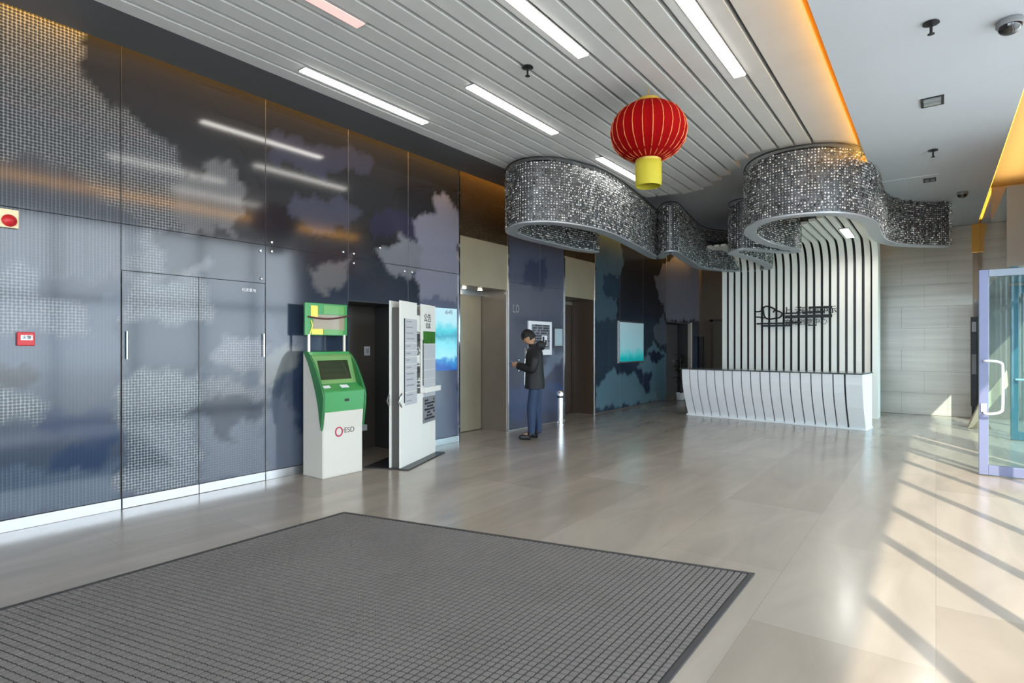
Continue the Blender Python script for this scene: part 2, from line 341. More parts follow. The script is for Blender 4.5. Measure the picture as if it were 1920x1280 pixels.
# double glass door in the mural wall
d1 = bpy.data.objects.new('door_1', None); COL.objects.link(d1); d1.location = (WL, 2.63, 0); d1['kind'] = 'structure'
for a, b, in ((1.965, 2.63), (2.63, 3.325)):
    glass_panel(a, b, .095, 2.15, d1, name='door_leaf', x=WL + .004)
    S('kick_plate', steel, -5.9, WL + .01, a + .004, b - .004, .004, .093, parent=d1)
for y in (2.0, 3.3):
    MB().tube([(WL + .03, y, 1.35), (WL + .03, y, 1.60)], .008).build('pull_bar', chrome, d1, True, kind='structure')
text_mesh('sign_lettering', '机房重地', .04, paperw, on_wall(WL + .008, 3.14, 2.06), d1)
S('closing_strip', steel, -5.9, WL + .01, 3.34, 3.62, .002, .09, parent=wl)
# niche behind kiosk
nic = S('wall_niche', M('niche_dark', (84, 79, 72), .2, coat=.8), -6.6, -6.55, 4.42, 5.42, 0, 2.03)
S('niche_side', darkm, -6.55, -5.9, 4.42, 4.44, 0, 2.03, parent=nic); S('niche_side', darkm, -6.55, -5.9, 5.40, 5.42, 0, 2.03, parent=nic)
t = thing('wall_switch', 'small white switch plate inside the dark niche left of the totem', 'switch', (-6.54, 5.25, 1.4))
box('plate', paperw, -6.55, -6.535, 5.2, 5.3, 1.33, 1.46, t, .002); box('rocker', paper, -6.536, -6.528, 5.225, 5.275, 1.36, 1.43, t, .002)
t = thing('document_shelf', 'small white ledge box low in the dark niche beside the green kiosk', 'shelf box', (-6.3, 4.98, 0))
box('tray', paperw, -6.5, -6.3, 4.86, 5.06, .30, .38, t, .005); box('bracket', midgrey, -6.48, -6.36, 4.92, 5.0, .0, .30, t, .003)
# elevator portals
for i, (a, b, z, zz) in enumerate(((6.48, 7.70, 2.42, 3.18), (9.56, 10.79, 2.45, 3.25))):
    S('header_panel', beige, -5.9, WL, a, b, z, zz - .006, parent=wl)  # beige over the first lift stands in for a reflection on the panel
    S('upper_panel', bronze, -5.9, WL, a, b, zz, 4.48, parent=wl)
    S('jamb', taupe if i == 0 else M('jamb_brown', (70, 58, 48), .3, coat=.4), -6.42, -5.88, b - .03, b, 0, z, parent=wl); S('jamb', taupe, -6.42, -5.88, a, a + .03, 0, z, parent=wl)
el = bpy.data.objects.new('door_2', None); COL.objects.link(el); el.location = (-6.42, 7.1, 0); el['kind'] = 'structure'
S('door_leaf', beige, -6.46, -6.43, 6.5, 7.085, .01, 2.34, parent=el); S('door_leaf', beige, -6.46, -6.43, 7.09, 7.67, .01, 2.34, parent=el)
S('door_frame', steel, -6.46, -6.41, 6.5, 7.67, 2.34, 2.42, parent=el)
el = bpy.data.objects.new('door_3', None); COL.objects.link(el); el.location = (-6.42, 10.1, 0); el['kind'] = 'structure'
S('car_back', M('car_wall', (46, 30, 26), .3, coat=.4), -6.75, -6.72, 9.6, 10.76, 0, 2.4, parent=el)
S('door_leaf', M('door_brown', (62, 48, 40), .3, coat=.3), -6.46, -6.43, 10.44, 10.76, .01, 2.36, parent=el)
S('door_frame', taupe, -6.47, -6.41, 10.38, 10.44, 0, 2.36, parent=el); S('door_frame', taupe, -6.47, -6.41, 9.6, 10.76, 2.36, 2.44, parent=el)
S('car_sill', steel, -6.7, -6.41, 9.6, 10.4, .0, .01, parent=el)
MB().tube([(-6.66, 9.7, .92), (-6.66, 10.36, .92)], .016).build('handrail', chrome, el, True, kind='structure')
el = bpy.data.objects.new('door_4', None); COL.objects.link(el); el.location = (-6, 15.8, 0); el['kind'] = 'structure'
S('door_leaf', darkm, -6.3, -6.26, 14.9, 16.7, 0, 2.1, parent=el)
S('door_frame', M('frame_light', (190, 184, 172), .4), -5.95, WL + .01, 16.72, 16.84, 0, 2.16, parent=el); S('lever_handle', chrome, -6.26, -6.2, 16.3, 16.45, 1.0, 1.03, parent=el)
for y in (6.9, 7.3):
    t = thing('recess_downlight', 'small downlight in elevator recess ceiling, %s one' % ('nearer' if y < 7 else 'farther'), 'ceiling light', (-6.15, y, 2.41), 'elevator recess lights')
    MB().lathe([(.05, .0), (.055, -.008), (.04, -.01)], (-6.15, y, 2.42)).build('rim', chrome, t, True); MB().lathe([(.038, -.004), (.036, -.012)], (-6.15, y, 2.418)).build('diffuser', M('warm_lamp', (255, 240, 210), .5, emit=(255, 236, 200), es=22), t)

# back walls
wb = S('wall_back', M('wall_taupe', (104, 92, 78), .4, var=.05), -5.87, 2.0, 17.5, 17.7, 0, 4.5)
S('wall_back_core', dgrey, -3.95, .55, 14.96, 15.2, 0, 4.3)
S('door_5', M('door_grey_brown', (92, 88, 76), .45), -5.42, -4.5, 17.44, 17.5, 0, 2.2); S('door_frame', M('dframe', (70, 52, 38), .4), -5.5, -5.42, 17.42, 17.5, 0, 2.27); S('door_frame', bpy.data.materials['dframe'], -5.5, -4.42, 17.42, 17.5, 2.2, 2.27)
S('trim_1', blackm, -5.84, -5.72, 17.4, 17.5, 0, 1.75)
wm_ = S('wall_right_back', dgrey, -1.0, .58, 14.93, 14.96, 0, 3.95)
zc = 0.004; r = 0
while zc < 3.94:
    h = min(.46, 3.945 - zc); xs = [-1.0] + ([-.2] if r % 2 else [-.6, .2]) + [.6]
    for a, b in zip(xs[:-1], xs[1:]):
        o = box('marble_slab', marble, a + .0012, b - .0012, 14.9 + random.uniform(0, .004), 14.93, zc, zc + h - .003, wm_)
    zc += h; r += 1
# right facade: glazed doors below, upper glazing added for more daylight
wr = S('wall_right', M('facade_inside', (176, 172, 164), .5), 1.3, 1.45, -5, 8.42, 3.92, 4.5)
ys = [-4.6, -3.2, -1.8, -.4, 1.0, 2.3, 3.3, 4.6, 5.9, 7.1, 8.36]
for k, y in enumerate(ys): S('frame_post', framem, 1.3, 1.38, y - .035, y + .035, 0, 3.92, parent=wr)
for a, b in zip(ys[:-1], ys[1:]):
    S('frame_rail', framem, 1.31, 1.37, a + .035, b - .035, 0, .09, parent=wr); S('frame_rail', framem, 1.31, 1.37, a + .035, b - .035, 2.33, 2.42, parent=wr)
    S('pane', glass, 1.337, 1.343, a + .036, b - .036, .09, 2.33, parent=wr); S('pane', glass, 1.337, 1.343, a + .036, b - .036, 2.42, 3.86, parent=wr); S('frame_rail', framem, 1.31, 1.37, a + .035, b - .035, 3.86, 3.92, parent=wr)
S('sun_blocker_outside', M('canopy', (150, 152, 154), .6), 1.45, 2.95, -6, 8.4, 4.3, 4.45)  # unseen slab added to limit how far the sun reaches inside
wq = S('wall_rear', M('rear_paint', (170, 168, 162), .6), -7, -4.2, -5.2, -5, 0, 4.5)
S('wall_section', bpy.data.materials['rear_paint'], -4.2, 1.6, -5.2, -5, 3.92, 4.5, parent=wq)
for x in (-4.16, -2.8, -1.4, 0, 1.3): S('frame_post', framem, x - .035, x + .035, -5.14, -5.06, 0, 3.92, parent=wq)
for a, b in ((-4.16, -2.8), (-2.8, -1.4), (-1.4, 0), (0, 1.3)): S('pane', glass, a + .036, b - .036, -5.103, -5.097, 0, 3.92, parent=wq)  # unseen rear glazing, added to light the desk front
S('wall_rear_return', M('rear_paint2', (150, 148, 142), .6), 1.3, 1.6, -5, -4.64, 0, 2.42)
# vestibule block beyond the open door
vb = S('wall_vestibule', M('vestibule_taupe', (112, 100, 84), .1, coat=.8), .68, 1.75, 9.0, 14.88, 2.42, 3.38)
S('upper_block', bpy.data.materials['vestibule_taupe'], .70, 1.75, 11.7, 14.88, 3.38, 3.97, parent=vb)
for y in (9.06, 11.0, 12.9, 14.8): S('frame_post', teal, 1.62, 1.72, y - .05, y + .05, 0, 2.42, parent=vb)
for a, b in ((9.11, 10.95), (11.05, 12.85), (12.95, 14.75)):
    S('pane', tglass, 1.664, 1.67, a, b, .0, 2.42, parent=vb)
S('return_wall', M('return_paint', (178, 170, 156), .5), 1.45, 1.75, 8.42, 9.0, 0, 4.5, parent=vb)
S('cove_wall', orange, 1.75, 1.85, 8.42, 17.5, 3.38, 4.5, parent=vb); S('cove_wall', orange, .58, 1.75, 14.88, 14.98, 3.38, 4.5, parent=vb)
S('end_wall', taupe, .62, 1.9, 14.9, 15.0, 0, 2.42, parent=vb)
S('black_cabinet', M('slate_door', (50, 62, 76), .3), .66, .74, 14.2, 14.86, .0, 2.3, parent=vb)
# ------------------------------------------------------------------ ceiling
ce = S('ceiling', M('ceiling_upper', (196, 198, 200), .6), -7, 2.0, -5.2, 17.7, 4.5, 4.6)
S('plain_ceiling', ceilgrey, -5.19, -.66, 7.0, 17.5, 4.34, 4.36, parent=ce)
S('ceiling_right', ceilgrey, -.74, .68, -5, 14.9, 3.95, 4.02)
S('cove_wall', orange, -.50, -.46, -5, 14.9, 4.02, 4.5, parent=ce)
S('soffit', soffitm, -5.77, -5.19, -5, 17.5, 4.12, 4.16, parent=ce); S('soffit_edge', soffitm, -5.23, -5.19, -5, 17.5, 4.16, 4.34, parent=ce)
endx = [-5.3, -4.8, -4.2, -3.6, -3.4, -3.16, -2.92, -2.7, -2.47, -2.18, -1.96, -1.5, -1.2]
endy = [8.9, 9.2, 9.5, 9.62, 9.68, 9.57, 9.32, 9.07, 8.86, 8.35, 8.17, 8.25, 8.6]
NS = 19; pitch = (5.17 - 1.27) / NS
lamps = {1: [(.30, 1.92), (3.12, 4.74), (6.0, 7.6)], 6: [(-1.25, .2), (1.5, 2.98), (4.34, 5.94), (7.09, 8.75)], 12: [(.05, 1.6), (2.9, 4.51)], 17: [(1.4, 3.0), (4.15, 5.76)]}
lampx = {1: -4.84, 6: -3.79, 12: -2.57, 17: -1.535}
for i in range(NS):
    x0 = -5.17 + i * pitch; xm = x0 + .07; ye = float(np.interp(xm, endx, endy))
    MB().prism([(x0, 4.34), (x0, 4.125), (x0 + .008, 4.117), (x0 + .168, 4.117), (x0 + .171, 4.12), (x0 + .171, 4.34)], -5, ye).build('ceiling_slat', slatw, ce, kind='structure')
    if i in lamps:
        for j, (a, b) in enumerate(lamps[i]):
            px_ = lampx[i]; seen = ''
            if b < 1.0: continue
            pink = (i, j) == (6, 1)
            lab = {(1, 1): 'long white linear light nearest the mural wall in the slatted ceiling', (6, 1): 'pinkish linear light cut by the top edge of the view', (6, 2): 'white linear light in the middle of the slatted ceiling, left of the lantern',
                   (6, 3): 'white linear light partly hidden behind the red lantern base', (12, 1): 'wide white linear light at top centre of the slatted ceiling', (17, 1): 'bright linear light closest to the amber cove edge'}.get((i, j))
            if lab is None: continue
            t = thing('linear_ceiling_light', lab, 'ceiling light', (px_, (a + b) / 2, 4.116), 'linear lights between the ceiling slats')
            box('housing', midgrey, px_ - .062, px_ + .062, a - .01, b + .01, 4.108, 4.1165, t); box('diffuser', pinkm if pink else lampm, px_ - .052, px_ + .052, a, b, 4.100, 4.109, t)
S('ceiling_slat', slatw, -1.265, -.83, -5, 9.0, 4.117, 4.15, parent=ce)
S('cove_riser', orange, -.85, -.835, -5, 9.0, 4.15, 4.5, parent=ce)
S('slat_backing', midgrey, -5.17, -.86, -5, 9.0, 4.345, 4.36, parent=ce)
S('access_panel', ceilgrey, -.66, -.345, 10.2, 12.4, 3.942, 3.95, parent=ce); S('access_panel', ceilgrey, -.335, .03, 10.2, 12.4, 3.942, 3.95, parent=ce)
# LED strips hidden in the coves
S('led_strip', ledm, -.742, -.739, -5, 14.5, 3.965, 4.0, parent=ce)
S('led_strip', ledm, .683, .69, 2, 14.5, 3.97, 4.02, parent=ce)
glow('cove_left', (-5.74, 6, 4.42), (0, math.radians(28), 0), .05, 21, 280, (1, .50, .09))
glow('cove_mid', (-.72, 5, 4.03), (0, math.radians(110), 0), .04, 18, 30, (1, .55, .12))
glow('cove_right', (1.1, 9.5, 4.1), (PI, 0, 0), .5, 8, 26, (1, .55, .15))

# ------------------------------------------------------------------ slat wall and canopy behind the desk
sw = thing('slatted_feature_wall', 'tall white slatted screen curving into a canopy behind the reception desk', 'feature wall', (-2.5, 13.6, 0))
def arc_profile(d):                 # offset d from the visible face; (y, z)
    pts = [(13.6 + d, 0), (13.6 + d, 3.1)]
    for k in range(1, 9):
        a = PI / 2 * k / 9; pts.append((13.1 + (.5 + d) * math.cos(a), 3.12 + (.5 + d) * math.sin(a)))
    pts += [(13.1, 3.62 + d), (12.5, 3.62 + d)]
    return pts
def prof_to(ye, d0, d1):
    a, b = arc_profile(d0), arc_profile(d1); a[-1] = (ye, a[-1][1]); b[-1] = (ye, b[-1][1]); return a + b[::-1]
wslat = M('feature_white', (242, 240, 232), .4)
NF = 20; x0 = -4.02; pw = 3.0 / NF
base = None
for i in range(NF):
    ye = float(np.interp(x0 + i * pw, (-4, -2.5, -2.0, -1.5), (12.5, 12.4, 11.2, 10.6)))
    MB().prism(prof_to(ye, 0, .045), x0 + i * pw, x0 + i * pw + .1, 'x').build('slat', wslat, sw)
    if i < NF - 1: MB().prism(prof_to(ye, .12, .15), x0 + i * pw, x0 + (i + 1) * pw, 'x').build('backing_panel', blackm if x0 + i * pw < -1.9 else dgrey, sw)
MB().prism(prof_to(10.6, -.1, .45), -1.03, -.93, 'x').build('end_panel', wslat, sw, label='plain white end panel on the right')
t = thing('linear_ceiling_light', 'small white linear light in the curved slat canopy above the desk', 'ceiling light', (-1.35, 12.3, 3.61), 'linear lights between the ceiling slats')
box('housing', midgrey, -1.43, -1.27, 11.9, 12.92, 3.605, 3.62, t); box('diffuser', lampm, -1.415, -1.285, 11.92, 12.9, 3.598, 3.606, t)
# company sign on the slats: emblem and two lines of lettering
sg = thing('reception_sign', 'dark emblem and two lines of lettering on the white slats', 'sign', (-2.75, 13.56, 2.1))
def sgp(u, v): s_ = (u - 960) / 1060; t_ = 13.56 / (.8 + .6 * s_); return (t_ * (-.6 + .8 * s_), 13.56, cam_h + t_ * (648 - v) / 1060)
def zp(x, y): return sgp(1400 + x / 10.667, 550 + y / 10.667)
R = lambda *pts, r=.013, n=6: MB().tube([Vector(p) for p in catmull([zp(*q) for q in pts], n)], r, 6)
R((330, 290), (400, 255), (520, 290), (600, 340), (690, 380), (705, 430), (660, 480), (560, 500), (430, 510), (360, 460), (340, 380), (330, 290), r=.018).build('emblem', ink, sg, True)
R((530, 380), (560, 340), (590, 350), r=.016).build('emblem', ink, sg, True); R((190, 365), (250, 362), (320, 340), r=.014).build('emblem', ink, sg, True); R((190, 470), (270, 475), (360, 490), r=.014).build('emblem', ink, sg, True)
def rect(m, xa, ya, xb, yb):
    a = zp(xa, ya); b = zp(xb, yb); m.box(a[0], b[0], 13.545, 13.56, b[2], a[2])
m = MB(); rect(m, 770, 440, 1710, 475); rect(m, 770, 385, 1080, 400); rect(m, 1240, 265, 1710, 290); rect(m, 1110, 360, 1560, 385)
m.build('underline', ink, sg)
m = MB(); rect(m, 200, 590, 740, 612); rect(m, 330, 630, 900, 655); rect(m, 770, 570, 1090, 600); rect(m, 1230, 625, 1400, 645); m.build('underline', ink, sg)
a = zp(1230, 345); text_mesh('lettering', '上海国际', .24, ink, Matrix.Translation((a[0], 13.55, a[2])) @ Matrix.Rotation(PI / 2, 4, 'X') @ Matrix.Diagonal((1.15, .75, 1, 1)), sg)
a = zp(1180, 575); text_mesh('lettering', '文化创意中心', .14, ink, Matrix.Translation((a[0], 13.55, a[2])) @ Matrix.Rotation(PI / 2, 4, 'X'), sg)

# ------------------------------------------------------------------ reception desk
dk = thing('reception_desk', 'white reception desk with curved vertical slats and dark counter edge', 'desk', (-4.28, 11.62, 0), rotz=math.atan2(-.37, 3.28))
DM = wm(dk); deskw = M('desk_white', (238, 240, 242), .35)
def dprof(d): return [(yy + d, zz) for yy, zz in ((.0, .975), (.0, .93), (.006, .8), (.03, .65), (.075, .5), (.135, .35), (.2, .2), (.25, .1), (.275, .03))]
dfp = dprof(0) + dprof(.035)[::-1]
nb = 17; bw = 3.02 / nb
for i in range(nb):
    MB().prism(dfp, .02 + i * bw, .02 + (i + 1) * bw - .021, 'x', DM).build('slat', deskw, dk)
MB().prism([(0, .975), (.006, .8), (.1, .4), (.26, .03), (.75, .03), (.75, .975)], 3.05, 3.30, 'x', DM).build('end_panel', deskw, dk)
MB().prism([(yy + .05, zz) for yy, zz in ((0, .96), (.01, .8), (.075, .5), (.2, .2), (.25, .05))] + [(.75, .05), (.75, .96)], .03, 3.04, 'x', DM).build('body', dgrey, dk)
MB().box(.0, 3.31, -.02, .78, .976, .998, DM).build('counter_top', M('counter_dark', (74, 80, 84), .2, coat=.5), dk, bevel=.004)
MB().box(.0, 3.31, .24, .76, .0, .03, DM).build('plinth', deskw, dk)

# ------------------------------------------------------------------ hanging ribbon of mesh and crystal chips
zb, zt = 3.19, 4.08
def cpt(u, v): s_ = (u - 960) / 1060; t_ = (zb - cam_h) * 1060 / (648 - v); return (t_ * (-.6 + .8 * s_), t_ * (.8 + .6 * s_))
ctrl = [(1117, 473), (1070, 466), (1032, 457), (990, 447), (958, 434), (975, 421), (1010, 417), (1060, 420), (1131, 435), (1190, 462), (1222, 480), (1236, 484), (1244, 477), (1260, 471), (1285, 487), (1313, 502), (1355, 507), (1405, 509), (1440, 503), (1432, 494), (1405, 484), (1374, 474), (1395, 467), (1440, 471), (1485, 473), (1492, 468), (1470, 464), (1435, 455), (1408, 440), (1412, 424), (1445, 411), (1500, 403), (1555, 400), (1600, 405), (1632, 418), (1640, 435), (1652, 450), (1680, 458), (1725, 461), (1776, 462)]
path = catmull([cpt(*p) for p in ctrl], 14)
# resample evenly
pp = [Vector((*p, 0)) for p in path]; L_ = [0]
for a, b in zip(pp[:-1], pp[1:]): L_.append(L_[-1] + (b - a).length)
tot = L_[-1]; ns = int(tot / .035); ds = np.linspace(0, tot, ns)
X = np.interp(ds, L_, [p.x for p in pp]); Y = np.interp(ds, L_, [p.y for p in pp])
k_ = np.ones(5) / 5
for _ in range(2): X[2:-2] = np.convolve(X, k_, 'valid'); Y[2:-2] = np.convolve(Y, k_, 'valid')
TX, TY = np.gradient(X), np.gradient(Y); nn = np.hypot(TX, TY); NX, NY = -TY / nn, TX / nn
ch = thing('ribbon_chandelier', 'hanging serpentine chandelier ribbon of silver mesh and crystal chips', 'chandelier', (float(X.mean()), float(Y.mean()), zb))
def strip(name, mat, h0, h1, half, **p):
    v = []; f = []
    for i in range(ns):
        for a, z in ((-half, h0), (half, h0), (half, h1), (-half, h1)): v.append((X[i] + NX[i] * a, Y[i] + NY[i] * a, z))
    for i in range(ns - 1):
        for k in range(4): f.append((4 * i + k, 4 * i + (k + 1) % 4, 4 * i + 4 + (k + 1) % 4, 4 * i + 4 + k))
    f += [(0, 1, 2, 3), tuple(4 * (ns - 1) + k for k in (3, 2, 1, 0))]
    return MB().add(v, f).build(name, mat, ch, smooth=True, fix=False, **p)
strip('bottom_plate', M('ribbon_plate', (168, 171, 176), .35, .3), zb - .012, zb + .01, .085)
strip('core_mesh', M('ribbon_core', (112, 115, 118), .4, .5), zb + .01, zt - .05, .035)
def rail(side, z, r):
    return [(X[i] + NX[i] * side, Y[i] + NY[i] * side, z) for i in range(0, ns, 2)], r
for sd in (-.08, .08):
    p, r_ = rail(sd, zt, .010); MB().tube(p, r_, 6).build('top_rail', blackm, ch, True)
# vertical net wires and horizontal wires, one joined net
m = MB()
for sd in (-.08, .08):
    for i in range(0, ns, 4): m.box(-.0018, .0018, -.0018, .0018, zb, zt, Matrix.Translation((X[i] + NX[i] * sd, Y[i] + NY[i] * sd, 0)))
m.build('wire_net', M('wire', (150, 152, 152), .3, .8), ch, kind='stuff')
def chip_mat():
    m = bpy.data.materials.new('crystal_chips'); m.use_nodes = True; t = m.node_tree; b = t.nodes['Principled BSDF']
    g = t.nodes.new('ShaderNodeNewGeometry'); r = t.nodes.new('ShaderNodeValToRGB')
    e = r.color_ramp.elements; e[0].position = .0; e[0].color = (.06, .063, .066, 1); e[1].position = 1; e[1].color = (.9, .9, .88, 1)
    x = r.color_ramp.elements.new(.35); x.color = (.3, .31, .31, 1); x = r.color_ramp.elements.new(.75); x.color = (.6, .6, .59, 1)
    t.links.new(g.outputs['Random Per Island'], r.inputs[0]); t.links.new(r.outputs[0], b.inputs['Base Color'])
    b.inputs['Metallic'].default_value = .75; b.inputs['Roughness'].default_value = .22
    return m
nzr = int((zt - zb - .05) / .036)
V = []; F = []
cube = np.array([(x, y, z) for x in (-.5, .5) for y in (-.5, .5) for z in (-.5, .5)]); cf = [(0, 1, 3, 2), (4, 6, 7, 5), (0, 4, 5, 1), (2, 3, 7, 6), (0, 2, 6, 4), (1, 5, 7, 3)]
cnt = 0
for sd in (-.084, .084):
    for i in range(0, ns):
        for k in range(nzr):
            if random.random() < .13: continue
            z = zb + .03 + k * .036 + random.uniform(-.003, .003)
            s_ = random.uniform(.020, .031); q = cube * np.array((s_, .003, s_ * random.uniform(.8, 1.15)))
            a = random.gauss(0, .35); bta = random.gauss(0, .28)
            ca_, sa_, cb, sb = math.cos(a), math.sin(a), math.cos(bta), math.sin(bta)
            q = q @ np.array(((ca_, sa_, 0), (-sa_, ca_, 0), (0, 0, 1))) @ np.array(((1, 0, 0), (0, cb, sb), (0, -sb, cb)))
            tx, ty = TX[i] / nn[i], TY[i] / nn[i]
            q = q @ np.array(((tx, ty, 0), (-ty, tx, 0), (0, 0, 1)))
            q = q + np.array((X[i] + NX[i] * sd, Y[i] + NY[i] * sd, z)); V.append(q); cnt += 1
V = np.concatenate(V); base_f = np.array(cf)
F = (base_f[None] + 8 * np.arange(cnt)[:, None, None]).reshape(-1, 4)
me = bpy.data.meshes.new('crystal_chips'); me.vertices.add(len(V)); me.vertices.foreach_set('co', V.ravel().astype(np.float32))
me.loops.add(F.size); me.loops.foreach_set('vertex_index', F.ravel().astype(np.int32)); me.polygons.add(len(F)); me.polygons.foreach_set('loop_start', np.arange(0, F.size, 4, dtype=np.int32)); me.polygons.foreach_set('loop_total', np.full(len(F), 4, dtype=np.int32)); me.update(calc_edges=True)
me.materials.append(chip_mat()); link('crystal_chips', me, ch, kind='stuff')
for i in range(10, ns, 70):
    z1 = 4.34 if Y[i] > 9 or X[i] > -.7 else 4.12
    if X[i] > -.7: z1 = 3.95 if False else 3.95
    if z1 > zt: MB().tube([(X[i], Y[i], zt - .06), (X[i], Y[i], z1)], .004, 6).build('hanging_rod', chrome, ch)

# ------------------------------------------------------------------ red lantern
ln = thing('red_lantern', 'large red round festival lantern with gold ribs and yellow tail', 'lantern', (-2.37, 5.5, 3.67))
LC = (-2.37, 5.5, 3.67); a_, b_ = .385, .30
redf = M('lantern_red', (128, 1, 4), .85, var=.05, spec=.1)
pr = []
for k in range(17):
    ph = -PI / 2 + PI * k / 16 * .94 + PI * .03; pr.append((a_ * math.cos(ph) ** .85, b_ * math.sin(ph)))
vs = []; fs = []; NSG = 96
for i in range(NSG):
    th = 2 * PI * i / NSG; sc_ = 1 - .022 * abs(math.sin(th * 12)) ** .7 * 1.0; sc_ = 1 - .03 * (1 - abs(math.cos(th * 12)))
    for r_, z in pr: vs.append((LC[0] + r_ * sc_ * math.cos(th), LC[1] + r_ * sc_ * math.sin(th), LC[2] + z))
n = len(pr)
for i in range(NSG):
    j = (i + 1) % NSG
    for k in range(n - 1): fs.append((i * n + k, j * n + k, j * n + k + 1, i * n + k + 1))
MB().add(vs, fs).build('fabric_body', redf, ln, True)
gold = M('gold_rib', (206, 120, 70), .4, .3)
for i in range(24):
    th = 2 * PI * i / 24
    MB().tube([(LC[0] + r_ * 1.008 * math.cos(th), LC[1] + r_ * 1.008 * math.sin(th), LC[2] + z) for r_, z in pr[::2]], .0045, 5).build('rib', gold, ln, True)
capm = M('lantern_gold', (176, 150, 60), .4, .3)
MB().lathe([(.09, -.02), (.115, 0), (.115, .05), (.10, .06), (.02, .062)], (LC[0], LC[1], LC[2] + b_ - .02)).build('top_cap', capm, ln, True)
MB().lathe([(.13, .03), (.13, -.02), (.125, -.03)], (LC[0], LC[1], LC[2] - b_ + .01)).build('bottom_ring', capm, ln, True)
MB().lathe([(.128, .0), (.134, -.03), (.134, -.22), (.128, -.26), (.122, -.26), (.122, 0)], (LC[0], LC[1], LC[2] - b_)).build('tail', M('tail_yellow', (168, 158, 34), .6, bump=.2, bscale=120, stretch=(10, 10, 1)), ln, True)
MB().tube([(LC[0], LC[1], LC[2] + b_ + .03), (LC[0], LC[1], 4.117)], .005, 6).build('hanging_cord', capm, ln)

# ------------------------------------------------------------------ ceiling devices
def spot(name, lab, x, y, z):
    t = thing(name, lab, 'sprinkler', (x, y, z)); MB().lathe([(.012, 0), (.05, -.002), (.055, -.012), (.02, -.02), (.012, -.022)], (x, y, z)).build('plate', blackm, t, True)
    MB().lathe([(.01, -.018), (.01, -.085)], (x, y, z), 10).build('stem', blackm, t); MB().lathe([(.004, -.085), (.024, -.088), (.024, -.092), (.004, -.094)], (x, y, z), 12).build('deflector', blackm, t); return t
spot('sprinkler', 'black pendent sprinkler on the right grey ceiling near the top edge', -.03, 5.4, 3.95)
spot('sprinkler', 'dark sprinkler between white ceiling slats above centre', -3.10, 4.38, 4.117)
spot('sprinkler', 'small dark sprinkler on grey ceiling past the twin lamp grille', -.03, 8.93, 3.95)
def dome(lab, x, y, z, r):
    t = thing('dome_camera', lab, 'security camera', (x, y, z))
    MB().lathe([(r * .9, 0), (r, -.012), (r, -r * .5), (r * .92, -r * .58)], (x, y, z)).build('housing', midgrey, t, True)
    MB().lathe([(r * .9 * math.cos(a), -r * .56 - r * .75 * math.sin(a)) for a in np.linspace(0, 1.5, 7)], (x, y, z)).build('dome', M('smoked_dome', (20, 21, 24), .08, coat=1), t, True)
dome('grey dome security camera in the top right corner', .45, 5.72, 3.95, .085)
dome('tiny dark dome camera on grey ceiling near the back wall', .34, 11.66, 3.95, .075)
t = thing('grille_downlight', 'square black recessed twin grille downlight in the right ceiling', 'ceiling light', (-.03, 7.12, 3.95))
box('frame', blackm, -.125, .065, 7.02, 7.27, 3.938, 3.95, t)
for y in (7.09, 7.20): box('reflector', chrome, -.1, .04, y - .03, y + .03, 3.932, 3.94, t)
t = thing('grille_downlight', 'small square twin downlight above the chandelier tail', 'ceiling light', (-.05, 10.46, 3.94))
box('frame', blackm, -.15, .0, 10.36, 10.58, 3.93, 3.942, t)
for x in (-.11, -.04): box('reflector', midgrey, x - .025, x + .025, 10.4, 10.54, 3.925, 3.932, t)

for x, y, z, e, sx_, sy_ in ((-.03, 7.145, 3.925, 6, .15, .22), (-.075, 10.47, 3.915, 16, .13, .2), (-1.35, 12.4, 3.59, 11, .13, .98)):
    d = bpy.data.lights.new('downlight_lamp', 'AREA'); d.shape = 'RECTANGLE'; d.size = sx_; d.size_y = sy_; d.energy = e; d.color = (1, .97, .92); d.spread = math.radians(150)
    o = bpy.data.objects.new('downlight_lamp', d); COL.objects.link(o); o.location = (x, y, z)
# ------------------------------------------------------------------ things on the mural wall
t = thing('fire_alarm_sounder', 'cream square fire alarm sounder with red bell, left edge of wall', 'alarm', (WL, 1.19, 2.47))
box('back_plate', cream, WL, WL + .03, 1.10, 1.245, 2.40, 2.545, t, .004)
MB().lathe([(.045, 0), (.048, .01), (.03, .035), (.005, .045)], seg=20, m=on_wall(WL + .03, 1.185, 2.455)).build('bell', redm, t, True)
t = thing('fire_call_point', 'small red fire call point box with white window on mural wall', 'call point', (WL, 1.29, 1.53))
box('housing', redm, WL, WL + .035, 1.235, 1.345, 1.47, 1.58, t, .006); box('window', paperw, WL + .034, WL + .038, 1.255, 1.33, 1.515, 1.555, t)
text_mesh('lettering', '火警', .03, ink, on_wall(WL + .039, 1.292, 1.535), t)
for i, (y, z) in enumerate([(3.27, 2.50), (3.40, 2.61), (3.40, 2.51), (3.28, 2.20), (4.34, 2.63), (4.50, 2.63), (4.50, 2.51), (5.35, 2.50), (5.49, 2.50), (4.92, 2.76)]):
    MB().lathe([(.014, 0), (.016, .006), (.012, .014), (.004, .016)], seg=12, m=on_wall(WL + .001, y, z)).build('glass_bolt', chrome, wl, True, kind='structure')
